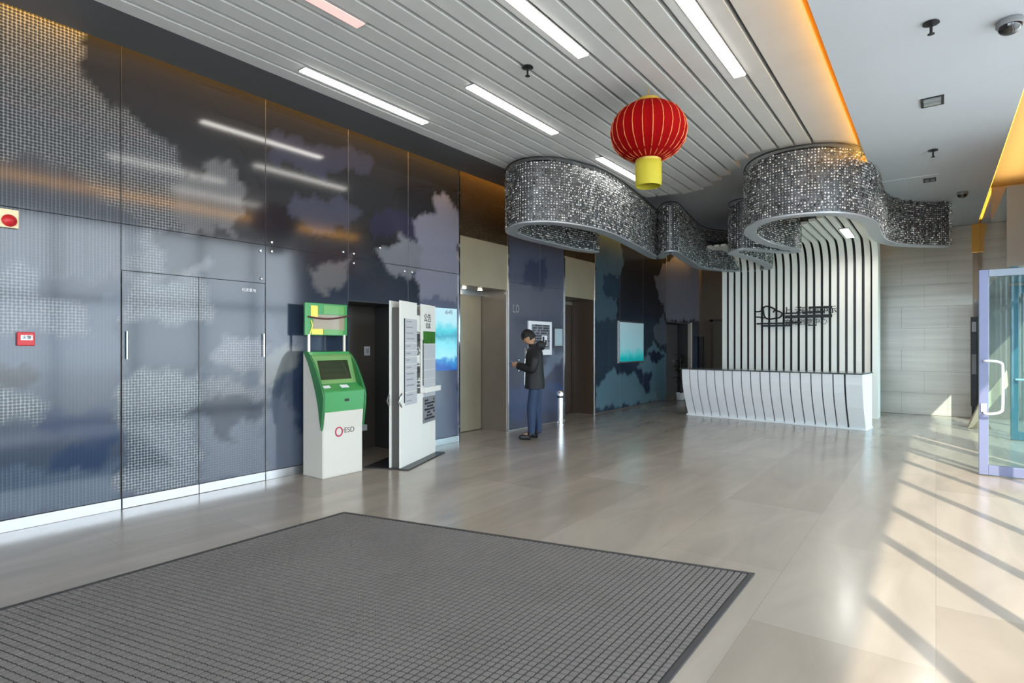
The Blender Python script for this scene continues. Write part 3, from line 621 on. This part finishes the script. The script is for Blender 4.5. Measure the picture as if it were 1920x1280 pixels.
# teal poster panel behind the totem
def poster_mat(name, kindn):
    m = bpy.data.materials.new(name); m.use_nodes = True; t = m.node_tree; b = t.nodes['Principled BSDF']; L = t.links.new
    tc = t.nodes.new('ShaderNodeTexCoord'); n = t.nodes.new('ShaderNodeTexNoise'); n.inputs['Scale'].default_value = 5; n.inputs['Detail'].default_value = 4; L(tc.outputs['Object'], n.inputs['Vector'])
    sx = t.nodes.new('ShaderNodeSeparateXYZ'); L(tc.outputs['Object'], sx.inputs[0])
    a = t.nodes.new('ShaderNodeMath'); a.operation = 'MULTIPLY_ADD'; a.inputs[1].default_value = .30; L(n.outputs['Fac'], a.inputs[0]); L(sx.outputs['Z'], a.inputs[2])
    r = t.nodes.new('ShaderNodeMapRange'); r.inputs['From Min'].default_value = 1.15 + .15; r.inputs['From Max'].default_value = 2.05 + .15; L(a.outputs[0], r.inputs[0])
    cr = t.nodes.new('ShaderNodeValToRGB'); e = cr.color_ramp.elements
    st = [(0, (34, 84, 160)), (.1, (56, 130, 190)), (.16, (150, 210, 218)), (.38, (120, 200, 210)), (.5, (52, 146, 164)), (.62, (70, 186, 196)), (.75, (164, 206, 212)), (1, (176, 206, 216))] if kindn else [(0, (24, 180, 180)), (.14, (90, 205, 205)), (.3, (160, 205, 212)), (1, (176, 200, 206))]
    e[0].position = st[0][0]; e[0].color = (*lin(st[0][1]), 1); e[1].position = 1; e[1].color = (*lin(st[-1][1]), 1)
    for p, c in st[1:-1]: x = e.new(p); x.color = (*lin(c), 1)
    L(r.outputs[0], cr.inputs[0]); L(cr.outputs[0], b.inputs['Base Color']); b.inputs['Roughness'].default_value = .25
    L(cr.outputs[0], b.inputs['Emission Color']); b.inputs['Emission Strength'].default_value = .08
    return m
t = thing('poster', 'teal and white poster on the wall just behind the white totem', 'poster', (WL, 6.1, 1.6))
box('sheet', poster_mat('poster_teal_a', 1), WL + .004, WL + .02, 5.75, 6.40, 1.1, 2.03, t); text_mesh('lettering', '心·行', .07, ink, on_wall(WL + .021, 6.22, 1.97), t)
t = thing('poster', 'pale poster with teal lower edge on the mural past the elevators', 'poster', (WL, 12.6, 1.6))
box('sheet', poster_mat('poster_teal_b', 0), WL + .004, WL + .03, 11.95, 13.26, 1.1, 2.02, t); box('frame', steel, WL + .002, WL + .024, 11.92, 13.29, 1.07, 2.05, t)
t = thing('notice_board', 'white framed notice with dark printed text behind the standing person', 'notice', (WL, 8.67, 1.63))
box('frame', paperw, WL, WL + .03, 8.29, 9.05, 1.30, 1.92, t, .003); box('sheet', M('notice_print', (122, 124, 134), .5, var=.3, vscale=30), WL + .029, WL + .034, 8.38, 8.97, 1.40, 1.86, t)
m = MB()
for r_ in range(9):
    y = 8.41
    while y < 8.93:
        wdt = random.uniform(.02, .06)
        if random.random() < .8: m.box(WL + .034, WL + .036, y, min(y + wdt, 8.95), 1.83 - r_ * .048, 1.85 - r_ * .048 + .008)
        y += wdt + .012
m.build('printed_text', ink, t, kind='stuff')
box('photo', paperw, WL + .035, WL + .037, 8.70, 8.88, 1.47, 1.66, t); m = MB(); m.box(WL + .037, WL + .039, 8.72, 8.78, 1.5, 1.64); m.box(WL + .037, WL + .039, 8.80, 8.86, 1.48, 1.58); m.build('photo_print', ink, t)
t = thing('wall_placard', 'small pale blue clear placard beside the second elevator', 'placard', (WL, 9.3, 1.64))
box('holder', dgrey, WL, WL + .012, 9.15, 9.47, 1.44, 1.83, t, .002); box('card', M('card_blue', (160, 178, 186), .3), WL + .012, WL + .018, 9.18, 9.45, 1.47, 1.80, t)
t = thing('elevator_number_sign', 'faint pale outlined number sign high on the elevator pillar', 'sign', (WL, 7.92, 2.1))
text_mesh('lettering', 'L0', .2, midgrey, on_wall(WL + .005, 7.93, 2.11), t)
t = thing('call_buttons', 'two small round chrome call buttons left of the standing person', 'buttons', (WL, 7.95, 1.1))
for z in (1.03, 1.22): MB().lathe([(.018, 0), (.018, .01), (.014, .013)], seg=14, m=on_wall(WL, 8.02, z)).build('button', chrome, t, True)

# ------------------------------------------------------------------ green kiosk
kk = thing('self_service_kiosk', 'green and white self service kiosk with screen and header sign', 'kiosk', (-5.58, 3.99, 0))
MB().prism([(-5.77, 0), (-5.40, 0), (-5.40, .56), (-5.44, .78), (-5.50, .98), (-5.58, 1.18), (-5.68, 1.36), (-5.77, 1.39)], 3.725, 4.265).build('cabinet', kioskw, kk, bevel=.006)
oc = [(-5.70, 1.41), (-5.62, 1.365), (-5.55, 1.29), (-5.48, 1.18), (-5.42, 1.07), (-5.37, .97), (-5.352, .90), (-5.36, .78), (-5.385, .62), (-5.398, .53)]
ic = [(-5.43, .66), (-5.455, .80), (-5.50, .95), (-5.57, 1.12), (-5.64, 1.27), (-5.74, 1.41)]
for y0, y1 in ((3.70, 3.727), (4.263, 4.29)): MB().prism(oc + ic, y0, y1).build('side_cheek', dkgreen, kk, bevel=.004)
MB().prism([(-5.765, 1.385), (-5.66, 1.37), (-5.635, 1.345), (-5.62, 1.32), (-5.63, 1.345), (-5.66, 1.40), (-5.765, 1.41)], 3.725, 4.265).build('top_cap', green, kk)
MB().prism([(-5.64, 1.37), (-5.615, 1.35), (-5.505, 1.035), (-5.54, 1.03)], 3.727, 4.263).build('screen_bezel', M('bezel_green', (104, 146, 88), .3, coat=.4), kk)
e1 = Vector((-5.612, 0, 1.335)); e2 = Vector((-5.51, 0, 1.05)); dd = (e2 - e1); nrm = Vector((.95, 0, .33)) * .004
s0 = e1 + dd * .12 + nrm; s1 = e1 + dd * .88 + nrm
MB().prism([(s0.x, s0.z), (s1.x, s1.z), (s1.x - .01, s1.z), (s0.x - .01, s0.z)], 3.79, 4.20).build('screen', M('kiosk_screen', (34, 46, 26), .12, coat=1), kk)
MB().prism([(-5.52, 1.035), (-5.50, 1.04), (-5.37, .965), (-5.357, .95), (-5.375, .73), (-5.40, .72), (-5.45, .75)], 3.727, 4.263).build('keypad_shelf', green, kk, smooth=False, bevel=.004)
MB().box(0, .05, 0, .1, 0, .006, Matrix.Translation((-5.46, 3.99, 1.018)) @ Matrix.Rotation(.52, 4, 'Y')).build('card_reader', paperw, kk)
MB().box(0, .04, 0, .09, 0, .006, Matrix.Translation((-5.46, 3.76, 1.018)) @ Matrix.Rotation(.52, 4, 'Y')).build('card_reader', paperw, kk)
box('receipt_slot', blackm, -5.37, -5.359, 3.99, 4.05, .84, .87, kk, .004)
box('front_door', kioskw, -5.403, -5.395, 3.735, 4.255, .02, .715, kk, .003)
MB().prism([(-5.40, .53), (-5.395, .53), (-5.372, .73), (-5.38, .735)], 3.735, 4.255).build('front_lip', kioskw, kk)
for y in (3.745, 4.225): MB().box(-5.70, -5.68, y - .012, y + .012, 1.39, 1.60).build('post', M('post_white', (222, 216, 200), .3, .3), kk)
hd = box('header_sign', green, -5.72, -5.69, 3.70, 4.27, 1.59, 1.96, kk, .004)
hx = -5.689
sgrey = M('sign_taupe', (150, 138, 118), .25, coat=.4); syel = M('sign_yellow', (222, 206, 92), .4); sgr2 = M('sign_green2', (98, 156, 88), .35, coat=.3)
box('sign_print', sgrey, hx, hx + .003, 3.80, 4.22, 1.65, 1.83, hd); box('sign_print', sgr2, hx, hx + .003, 3.94, 4.22, 1.84, 1.94, hd)
box('sign_print', syel, hx, hx + .004, 3.77, 3.86, 1.80, 1.93, hd); box('sign_print', syel, hx + .002, hx + .006, 3.78, 3.93, 1.60, 1.665, hd); box('sign_print', sgr2, hx + .002, hx + .006, 3.935, 4.20, 1.60, 1.66, hd)
MB().tube([(hx + .01, 3.73 + .55 * k / 10, 1.80 - .03 * math.sin(k / 10 * PI) + .03 * k / 10) for k in range(11)], .010).build('cable', M('maroon', (86, 46, 50), .4), hd, True)
MB().tube([(hx + .006, 3.77, 1.76), (hx + .006, 3.79, 1.70), (hx + .006, 3.755, 1.6)], .008).build('cable', syel, hd, True)
lg = MB()
lg.tube([(-5.393, 3.935 + .045 * math.cos(a), .50 + .05 * math.sin(a)) for a in np.linspace(0, 2 * PI, 25)], .008, 6)
lg.build('ring_logo', M('logo_red', (170, 40, 70), .4), kk, True)
text_mesh('lettering', 'rESD', .085, M('logo_ink', (70, 40, 50), .4), on_wall(-5.395, 4.06, .505), kk)

# ------------------------------------------------------------------ white totem
ang = math.atan2(.927, -.375)
tt = thing('information_totem', 'tall white double sided information totem with pinned grey sheets', 'totem', (-5.09, 4.58, 0), rotz=ang); TM = wm(tt)
def tb(name, mat, x0, x1, y0, y1, z0, z1, par=tt, **k): return MB().box(x0, x1, y0, y1, z0, z1, TM).build(name, mat, par, **k)
tot_w = M('totem_white', (214, 214, 208), .4)
tb('base_plate', M('plate_dark', (58, 58, 60), .35, .4), -.04, 1.12, -.12, .46, .0, .014, bevel=.003)
tb('core', M('totem_channel', (74, 72, 68), .4), .03, 1.04, .022, .125, .014, 1.93)
bd1 = tb('board', tot_w, 0, .47, 0, .02, .014, 2.01, bevel=.002); bd2 = tb('board', tot_w, .60, 1.07, 0, .02, .014, 2.01, bevel=.002)
tb('lower_board', tot_w, .47, .60, .001, .02, .014, .86); tb('back_board', tot_w, 0, 1.07, .13, .15, .014, 2.01, bevel=.002)
tb('shadow_gap', ink, .09, .11, -.004, .0, .78, 1.80, bd1); tb('shadow_gap', ink, .64, .66, -.004, .0, .95, 1.55, bd2)
zc = 1.80
for h in (.30, .09, .08, .09, .08, .26, .16):
    sh = tb('sheet', paper, .115, .455, -.006, -.001, zc - h + .008, zc, bd1)
    for q in range(int(h / .07)): tb('printed_text', midgrey, .15, random.uniform(.25, .38), -.0075, -.006, zc - .04 - q * .07, zc - .028 - q * .07, sh, kind='stuff')
    zc -= h
tb('picture', M('picture_green', (52, 110, 36), .4, var=.5, vscale=12), .66, 1.05, -.006, -.001, 1.50, 1.66, bd2)
zc = 1.49
for h in (.20, .14, .12, .26):
    tb('sheet', paper, .665, 1.05, -.006, -.001, zc - h + .007, zc, bd2); zc -= h
tb('leaflet_shelf', tot_w, .62, 1.12, -.06, .0, .86, .93, bd2, bevel=.004)
fr = tb('leaflet_frame', M('frame_grey', (120, 122, 126), .4), .64, 1.05, -.012, -.0, .46, .80, bd2)
m = MB()
for r_ in range(7):
    x = .68
    while x < 1.0:
        wd = random.uniform(.02, .08)
        if random.random() < .75: m.box(x, min(x + wd, 1.01), -.015, -.012, .50 + r_ * .04, .525 + r_ * .04, TM)
        x += wd + .015
m.build('printed_text', ink, fr, kind='stuff')
for k, chh in enumerate('信息公告栏目'):
    text_mesh('lettering', chh, .15, ink if k % 2 else tot_w, TM @ Matrix.Translation((.535, .019, 1.78 - k * .2)) @ Matrix.Rotation(PI / 2, 4, 'X'), tt)
tb('lettering_strip', tot_w, .48, .59, .018, .0215, 1.62, 1.86); tb('lettering_strip', tot_w, .48, .59, .018, .0215, 1.20, 1.34)
text_mesh('lettering', '公告', .12, ink, TM @ Matrix.Translation((.80, -.001, 1.83)) @ Matrix.Rotation(PI / 2, 4, 'X'), bd2)
text_mesh('lettering', '信息', .08, ink, TM @ Matrix.Translation((.82, -.001, 1.73)) @ Matrix.Rotation(PI / 2, 4, 'X'), bd2)
for y, nm in ((-.002, 0), (.152, 1)):
    MB().tube([TM @ Vector(p) for p in ((.02, y, .90), (-.05, y, .82), (.02, y, .74))], .012).build('bracket', chrome, tt, True)

# ------------------------------------------------------------------ ash bin
x, y = -5.62, 9.0
t = thing('ash_bin', 'slim chrome cylindrical ash bin standing by the elevator pillar', 'bin', (x, y, 0))
MB().lathe([(.072, 0), (.072, .02), (.062, .025), (.062, .50)], (x, y, 0)).build('body', chrome, t, True)
MB().lathe([(.060, .50), (.060, .535)], (x, y, 0)).build('opening_ring', blackm, t, True)
MB().lathe([(.064, .535), (.064, .62), (.055, .632), (.01, .634)], (x, y, 0)).build('head', chrome, t, True)

# ------------------------------------------------------------------ open glass door on the right, leaning board, potted plant
gd = thing('glass_door_leaf', 'open framed glass door leaf with white handle at the right edge', 'door', (1.28, 8.36, 0))
box('stile', framem, .39, .475, 8.34, 8.39, .01, 2.33, gd, .004); box('stile', framem, 1.2, 1.285, 8.34, 8.39, .01, 2.33, gd, .004)
box('top_rail', M('rail_grey', (120, 130, 142), .35, .4), .475, 1.2, 8.34, 8.39, 2.25, 2.33, gd, .004); box('bottom_rail', framem, .475, 1.2, 8.34, 8.39, .01, .12, gd, .004)
box('pane', pane_mat('door_glass', (.86, .94, .95)), .475, 1.2, 8.362, 8.368, .12, 2.25, gd)
MB().tube(catmull([(.44, 8.33, 1.30), (.44, 8.27, 1.30), (.50, 8.26, 1.30), (.575, 8.26, 1.28), (.59, 8.26, 1.20), (.59, 8.26, .82), (.575, 8.26, .74), (.50, 8.26, .71), (.44, 8.27, .71), (.44, 8.33, .71)], 5), .014).build('handle', M('handle_white', (240, 242, 246), .25, .2), gd, True)
box('lock', chrome, .405, .46, 8.325, 8.34, .72, .82, gd, .004)
td = thing('glass_door_leaf', 'teal glazed door leaf seen through the open glass door', 'door', (1.6, 11.7, 0))
box('stile', teal, .93, 1.02, 11.68, 11.74, .01, 2.4, td, .004); box('stile', teal, 1.5, 1.6, 11.68, 11.74, .01, 2.4, td, .004); box('rail', teal, 1.02, 1.5, 11.68, 11.74, .01, .14, td, .004); box('rail', teal, 1.02, 1.5, 11.68, 11.74, 2.28, 2.4, td, .004)
box('pane', tglass, 1.02, 1.5, 11.705, 11.711, .14, 2.28, td)
MB().tube([(.98, 11.67, .95), (.98, 11.62, .95), (1.45, 11.62, .95), (1.45, 11.67, .95)], .016).build('push_bar', M('pb', (150, 190, 200), .3, .4), td, True)
t = thing('leaning_board', 'tan leaning board against the wall behind the glass door', 'board', (.7, 13.0, 0))
MB().prism([(.46, 0), (.52, .02), (1.0, .78), (.98, 1.05), (.62, .45)], 12.95, 13.0).build('panel', M('board_tan', (196, 178, 146), .5), t); MB().prism([(.46, 0), (.78, 0), (.62, .44)], 13.0, 13.3).build('support', M('board_brown', (158, 138, 108), .5), t)
t = thing('wall_equipment', 'narrow dark equipment cabinet at the end of the marble wall', 'cabinet', (.62, 14.7, 0))
box('case', blackm, .565, .655, 14.66, 14.88, .25, 2.05, t); box('panel', midgrey, .575, .645, 14.65, 14.665, .9, 1.3, t); box('panel', paper, .575, .645, 14.65, 14.665, 1.75, 1.95, t); box('foot', blackm, .58, .64, 14.70, 14.86, 0, .25, t)
pt = thing('potted_plant', 'dark leafy plant in small white pot by the far doorway', 'plant', (-5.52, 14.95, 0))
MB().lathe([(.07, 0), (.1, .02), (.12, .2), (.11, .2), (.1, .17)], (-5.52, 14.95, 0)).build('pot', paperw, pt, True)
MB().tube([(-5.52, 14.95, .15), (-5.51, 14.96, .6), (-5.53, 14.94, 1.1)], .02).build('stem', M('stem_brown', (50, 44, 36), .7), pt, True)
leafm = M('leaf_dark', (34, 44, 36), .4, var=.2)
lm = MB().add([(0, 0, 0), (.035, .09, .01), (0, .24, -.04), (-.035, .09, .01), (0, .1, -.008)], [(0, 1, 4), (1, 2, 4), (2, 3, 4), (3, 0, 4)]); lo = None
for i in range(46):
    mt = Matrix.Translation((-5.52, 14.95, random.uniform(.45, 1.25))) @ Matrix.Rotation(random.uniform(0, 6.3), 4, 'Z') @ Matrix.Rotation(random.uniform(-.6, .9), 4, 'X')
    if lo is None: lo = lm.build('leaf', leafm, pt); o = lo
    else: o = lo.copy(); COL.objects.link(o)
    o.matrix_parent_inverse = wm(pt).inverted(); l, q, s_ = mt.decompose(); o.location = l; o.rotation_euler = q.to_euler()

# ------------------------------------------------------------------ entrance mat
mt = thing('entrance_mat', 'large dark grey ribbed rubber entrance mat on the marble floor', 'mat', (-2.5, 1.8, 0))
A, B = Vector((-4.16, 3.09, 0)), Vector((-.93, 3.84, 0)); dn = Vector((0.0, -3.6, 0)); matm = M('mat_rubber', (110, 105, 101), .7, var=.1, vscale=2, bump=.2, bscale=150); mdk = M('mat_base', (58, 56, 55), .8)
def mp_(u, v, z): p = A + (B - A) * u + dn * v; return (p.x, p.y, z)
MB().add([mp_(*q) for q in ((0, 0, 0), (1, 0, 0), (1, 1, 0), (0, 1, 0), (0, 0, .006), (1, 0, .006), (1, 1, .006), (0, 1, .006))], [(0, 1, 2, 3), (4, 5, 6, 7), (0, 1, 5, 4), (1, 2, 6, 5), (2, 3, 7, 6), (3, 0, 4, 7)]).build('backing', mdk, mt)
m = MB()
for (a, b, c_, d) in ((0, 1, 0, .008), (0, 1, .992, 1), (0, .009, .008, .992), (.991, 1, .008, .992)):
    m.add([mp_(*q) for q in ((a, c_, .006), (b, c_, .006), (b, d, .006), (a, d, .006), (a, c_, .012), (b, c_, .012), (b, d, .012), (a, d, .012))], [(0, 1, 2, 3), (4, 5, 6, 7), (0, 1, 5, 4), (1, 2, 6, 5), (2, 3, 7, 6), (3, 0, 4, 7)])
m.build('border', mdk, mt)
nu, nv = 82, 88; m = MB()
for i in range(nu):
    for j in range(nv):
        u0 = .01 + .98 * i / nu; v0 = .009 + .982 * j / nv; gu = .0017; gv = .0011
        uv = ((u0 + gu, v0 + gv), (u0 + .98 / nu - gu, v0 + gv), (u0 + .98 / nu - gu, v0 + .982 / nv - gv), (u0 + gu, v0 + .982 / nv - gv)); h = .0115 + random.uniform(-.0006, .0006)
        m.add([mp_(*q, .006) for q in uv] + [mp_(*q, h) for q in uv], [(4, 5, 6, 7), (0, 1, 5, 4), (1, 2, 6, 5), (2, 3, 7, 6), (3, 0, 4, 7)])
m.build('rubber_studs', matm, mt, fix=False, kind='stuff')

# ------------------------------------------------------------------ the standing person
def skin(name, J, E, mat, parent, M4, sub=2, root=None):
    keys = list(J); idx = {k: i for i, k in enumerate(keys)}
    me = bpy.data.meshes.new(name); me.from_pydata([J[k][0] for k in keys], [(idx[a], idx[b]) for a, b in E], []); me.update()
    o = bpy.data.objects.new(name, me); COL.objects.link(o)
    o.modifiers.new('s', 'SKIN').use_smooth_shade = True
    sv = me.skin_vertices[0].data
    for k in keys:
        r = J[k][1]; sv[idx[k]].radius = r if isinstance(r, tuple) else (r, r); sv[idx[k]].use_root = (k == (root or keys[0]))
    ss = o.modifiers.new('u', 'SUBSURF'); ss.levels = sub; ss.render_levels = sub
    bpy.context.view_layer.update()
    m2 = bpy.data.meshes.new_from_object(o.evaluated_get(bpy.context.evaluated_depsgraph_get())); bpy.data.objects.remove(o)
    m2.transform(M4); m2.materials.clear(); m2.materials.append(mat); m2.polygons.foreach_set('use_smooth', [True] * len(m2.polygons))
    return link(name, m2, parent)
pr_ = thing('person', 'person in black hooded jacket and blue jeans looking down at a phone', 'person', (-5.10, 7.38, 0))
skinm = M('skin_tone', (168, 128, 98), .5); jk = M('jacket_black', (16, 16, 19), .65, bump=.3, bscale=30); jn = M('jeans_blue', (38, 54, 80), .8, var=.1, bump=.2, bscale=90)
hairm = M('hair_black', (8, 8, 9), .7, bump=.5, bscale=60); shoe = M('shoe_black', (24, 24, 28), .5); inner = M('inner_grey', (120, 116, 114), .7)
PM = Matrix.Translation((-5.10, 7.38, 0)) @ Matrix.Rotation(math.radians(124), 4, 'Z')
J = {'pelvis': ((0, -.01, .95), (.11, .08)), 'belly': ((0, 0, 1.08), (.10, .075)), 'chest': ((0, .0, 1.28), (.12, .085)), 'neckb': ((0, .0, 1.43), (.07, .065)), 'neck': ((0, .045, 1.49), .052), 'skull': ((0, .075, 1.57), .06)}
E = [('pelvis', 'belly'), ('belly', 'chest'), ('chest', 'neckb'), ('neckb', 'neck'), ('neck', 'skull')]
for s, n in ((-1, 'l'), (1, 'r')):
    fy = .05 if s < 0 else -.06
    J.update({n + 'hip': ((s * .09, 0, .88), .075), n + 'knee': ((s * .10, .02 + fy * .5, .49), .048), n + 'ank': ((s * .10, fy - .01, .10), .035), n + 'toe': ((s * .11, fy + .12, .045), (.04, .03)),
              n + 'sh': ((s * .165, -.01, 1.37), .058), n + 'elb': ((s * .215, .01, 1.10), .043), n + 'wr': ((s * .07, .23, 1.15), .027), n + 'palm': ((s * .045, .28, 1.17), (.03, .018))})
    E += [('pelvis', n + 'hip'), (n + 'hip', n + 'knee'), (n + 'knee', n + 'ank'), (n + 'ank', n + 'toe'), ('chest', n + 'sh'), (n + 'sh', n + 'elb'), (n + 'elb', n + 'wr'), (n + 'wr', n + 'palm')]
    for f_, (dx, ln_) in enumerate(((-.0, .075), (.0, .085), (.0, .08), (.0, .065))):
        zf = 1.195 - f_ * .018
        J.update({n + 'f%da' % f_: ((s * .045, .30, zf), .009), n + 'f%db' % f_: ((s * .035, .30 + ln_ * .45, zf + .004), .0085), n + 'f%dc' % f_: ((s * .012, .30 + ln_ * .6, zf + .002), .0075)})
        E += [(n + 'palm', n + 'f%da' % f_), (n + 'f%da' % f_, n + 'f%db' % f_), (n + 'f%db' % f_, n + 'f%dc' % f_)]
    J.update({n + 'ta': ((s * .04, .27, 1.20), .011), n + 'tb': ((s * .018, .295, 1.222), .009)}); E += [(n + 'palm', n + 'ta'), (n + 'ta', n + 'tb')]
body = skin('body', J, E, skinm, pr_, PM, 2, 'pelvis')
rings = [(.795, .188, .150, -.012), (.80, .196, .158, -.012), (.88, .194, .156, -.014), (.98, .184, .148, -.012), (1.08, .178, .142, -.008), (1.18, .182, .142, -.006), (1.28, .194, .142, -.006), (1.36, .196, .132, -.008), (1.41, .165, .112, -.010), (1.445, .105, .090, -.004), (1.475, .080, .080, .008), (1.50, .074, .076, .014)]
m = MB(); SG = 36; vs = []; fs = []
for zz, rx, ry, cy in rings:
    for k in range(SG):
        a_2 = 2 * PI * k / SG; ca, sa = math.cos(a_2), math.sin(a_2)
        w2 = 1 + .02 * math.sin(5 * a_2 + zz * 9) * (zz < 1.3)
        vs.append(PM @ Vector((math.copysign(abs(ca) ** .8, ca) * rx * w2, cy + math.copysign(abs(sa) ** .85, sa) * ry * w2, zz)))
for i in range(len(rings) - 1):
    for k in range(SG): fs.append((i * SG + k, i * SG + (k + 1) % SG, (i + 1) * SG + (k + 1) % SG, (i + 1) * SG + k))
fs.append(tuple(range(SG))[::-1]); jkt = m.add(vs, fs).build('jacket', jk, pr_, True)
for s, n in ((-1, 'l'), (1, 'r')):
    skin('sleeve', {'s0': ((s * .13, -.01, 1.37), .085), 's1': ((s * .185, -.015, 1.36), .09), 'u': ((s * .215, -.005, 1.22), .08), 'el': ((s * .225, .01, 1.09), .078), 'f': ((s * .15, .13, 1.12), .066), 'wr': ((s * .075, .245, 1.155), .058), 'cu': ((s * .065, .265, 1.16), .056)}, [('s0', 's1'), ('s1', 'u'), ('u', 'el'), ('el', 'f'), ('f', 'wr'), ('wr', 'cu')], jk, jkt, PM, 2, 's1')
skin('hood', {'a': ((-.08, -.03, 1.49), .06), 'b': ((-.05, -.13, 1.47), .085), 'c': ((.05, -.13, 1.47), .085), 'd': ((.08, -.03, 1.49), .06)}, [('a', 'b'), ('b', 'c'), ('c', 'd')], jk, jkt, PM)
MB().prism([(-.03, 1.16), (.03, 1.16), (.05, 1.44), (-.05, 1.44)], .10, .142, 'y', PM @ Matrix.Translation((0, .012, 0))).build('inner_top', inner, jkt, bevel=.01)
MB().tube([PM @ Vector(p) for p in ((-.05, .118, 1.38), (-.06, .142, 1.2), (-.05, .145, .85))], .004).build('zip', chrome, jkt)
LJ = {'p': ((0, -.01, .90), (.11, .09))}; LE = []
for s, n in ((-1, 'l'), (1, 'r')):
    fy = .05 if s < 0 else -.06
    LJ.update({n + 'h': ((s * .085, -.01, .83), (.09, .095)), n + 'k': ((s * .10, .015 + fy * .5, .48), .08), n + 'c': ((s * .10, fy * .9 - .01, .28), .07), n + 'a2': ((s * .10, fy - .01, .12), .06), n + 'a': ((s * .10, fy - .01, .06), .06)})
    LE += [('p', n + 'h'), (n + 'h', n + 'k'), (n + 'k', n + 'c'), (n + 'c', n + 'a2'), (n + 'a2', n + 'a')]
skin('jeans', LJ, LE, jn, pr_, PM, 2, 'p')
for s in (-1, 1):
    fy = .05 if s < 0 else -.06
    skin('shoe', {'h': ((s * .10, fy - .05, .045), (.055, .052)), 'm': ((s * .105, fy + .05, .042), (.056, .052)), 't': ((s * .11, fy + .19, .036), (.055, .040)), 'a': ((s * .10, fy - .01, .09), .075), 'i': ((s * .105, fy + .06, .07), .06)}, [('h', 'm'), ('m', 't'), ('h', 'a'), ('a', 'i')], shoe, pr_, PM)
# head with face, tilted forward
HM = PM @ Matrix.Translation((0, .085, 1.60)) @ Matrix.Rotation(math.radians(-32), 4, 'X')
bm = bmesh.new(); bmesh.ops.create_uvsphere(bm, u_segments=32, v_segments=24, radius=1)
for v in bm.verts:
    x, y, z = v.co
    w_ = 1 - .28 * max(0, -z) ** 1.5
    nx, ny, nz_ = x * .076 * w_, y * .096 * (1 - .12 * max(0, -z)), z * .118
    if y > .6 and abs(x) < .22 and -.35 < z < .12: ny += .022 * (1 - abs(x) / .22) * (1 - abs(z + .12) / .25 if abs(z + .12) < .25 else 0)
    if y > .5 and .25 < abs(x) < .55 and 0 < z < .2: ny -= .006
    if y > .4 and z < -.7: ny += .010
    v.co = (nx, ny, nz_)
me = bpy.data.meshes.new('head'); bm.to_mesh(me); bm.free(); me.transform(HM); me.materials.append(skinm); me.polygons.foreach_set('use_smooth', [True] * len(me.polygons)); hdo = link('head', me, pr_)
for s in (-1, 1):
    MB().lathe([(.011 * math.sin(a), .011 * math.cos(a)) for a in np.linspace(.05, 3.09, 9)], (s * .031, .084, .008), 12, HM).build('eye', ink, hdo, True)
    MB().lathe([(.018 * math.sin(a), .030 * math.cos(a)) for a in np.linspace(.05, 3.09, 9)], (s * .074, .0, -.005), 12, HM).build('ear', skinm, hdo, True)
MB().tube([HM @ Vector(p) for p in ((-.022, .083, -.062), (0, .092, -.060), (.022, .083, -.062))], .004).build('mouth', M('lips', (140, 84, 74), .5), hdo, True)
bm = bmesh.new(); bmesh.ops.create_uvsphere(bm, u_segments=48, v_segments=32, radius=1)
for v in bm.verts:
    x, y, z = v.co; n_ = .03 * math.sin(14 * math.atan2(y, x)) * max(0, 1 - z)
    v.co = (x * (.089 + .06 * n_), y * (.110 + .06 * n_) - .004, z * .124 + .016)
dele = [f for f in bm.faces if (lambda c: (c.y > .06 and c.z < .03 + .01 * math.sin(c.x * 160)) or (c.z < -.055) or (c.y > -.01 and c.z < .012))(f.calc_center_median())]
bmesh.ops.delete(bm, geom=dele, context='FACES')
me = bpy.data.meshes.new('hair'); bm.to_mesh(me); bm.free(); me.transform(HM); me.materials.append(hairm); me.polygons.foreach_set('use_smooth', [True] * len(me.polygons)); hr = link('hair', me, pr_); sd_ = hr.modifiers.new('th', 'SOLIDIFY'); sd_.thickness = .012
ph = thing('phone', 'dark phone held in both hands by the standing person', 'phone', PM @ Vector((0, .32, 1.17)))
MB().box(-.036, .036, -.07, .07, -.004, .004, PM @ Matrix.Translation((0, .325, 1.19)) @ Matrix.Rotation(.6, 4, 'X')).build('case', blackm, ph, bevel=.003)
MB().box(-.032, .032, -.064, .064, .004, .005, PM @ Matrix.Translation((0, .325, 1.19)) @ Matrix.Rotation(.6, 4, 'X')).build('screen', M('phone_screen', (60, 70, 80), .1, emit=(150, 170, 200), es=.5), ph)
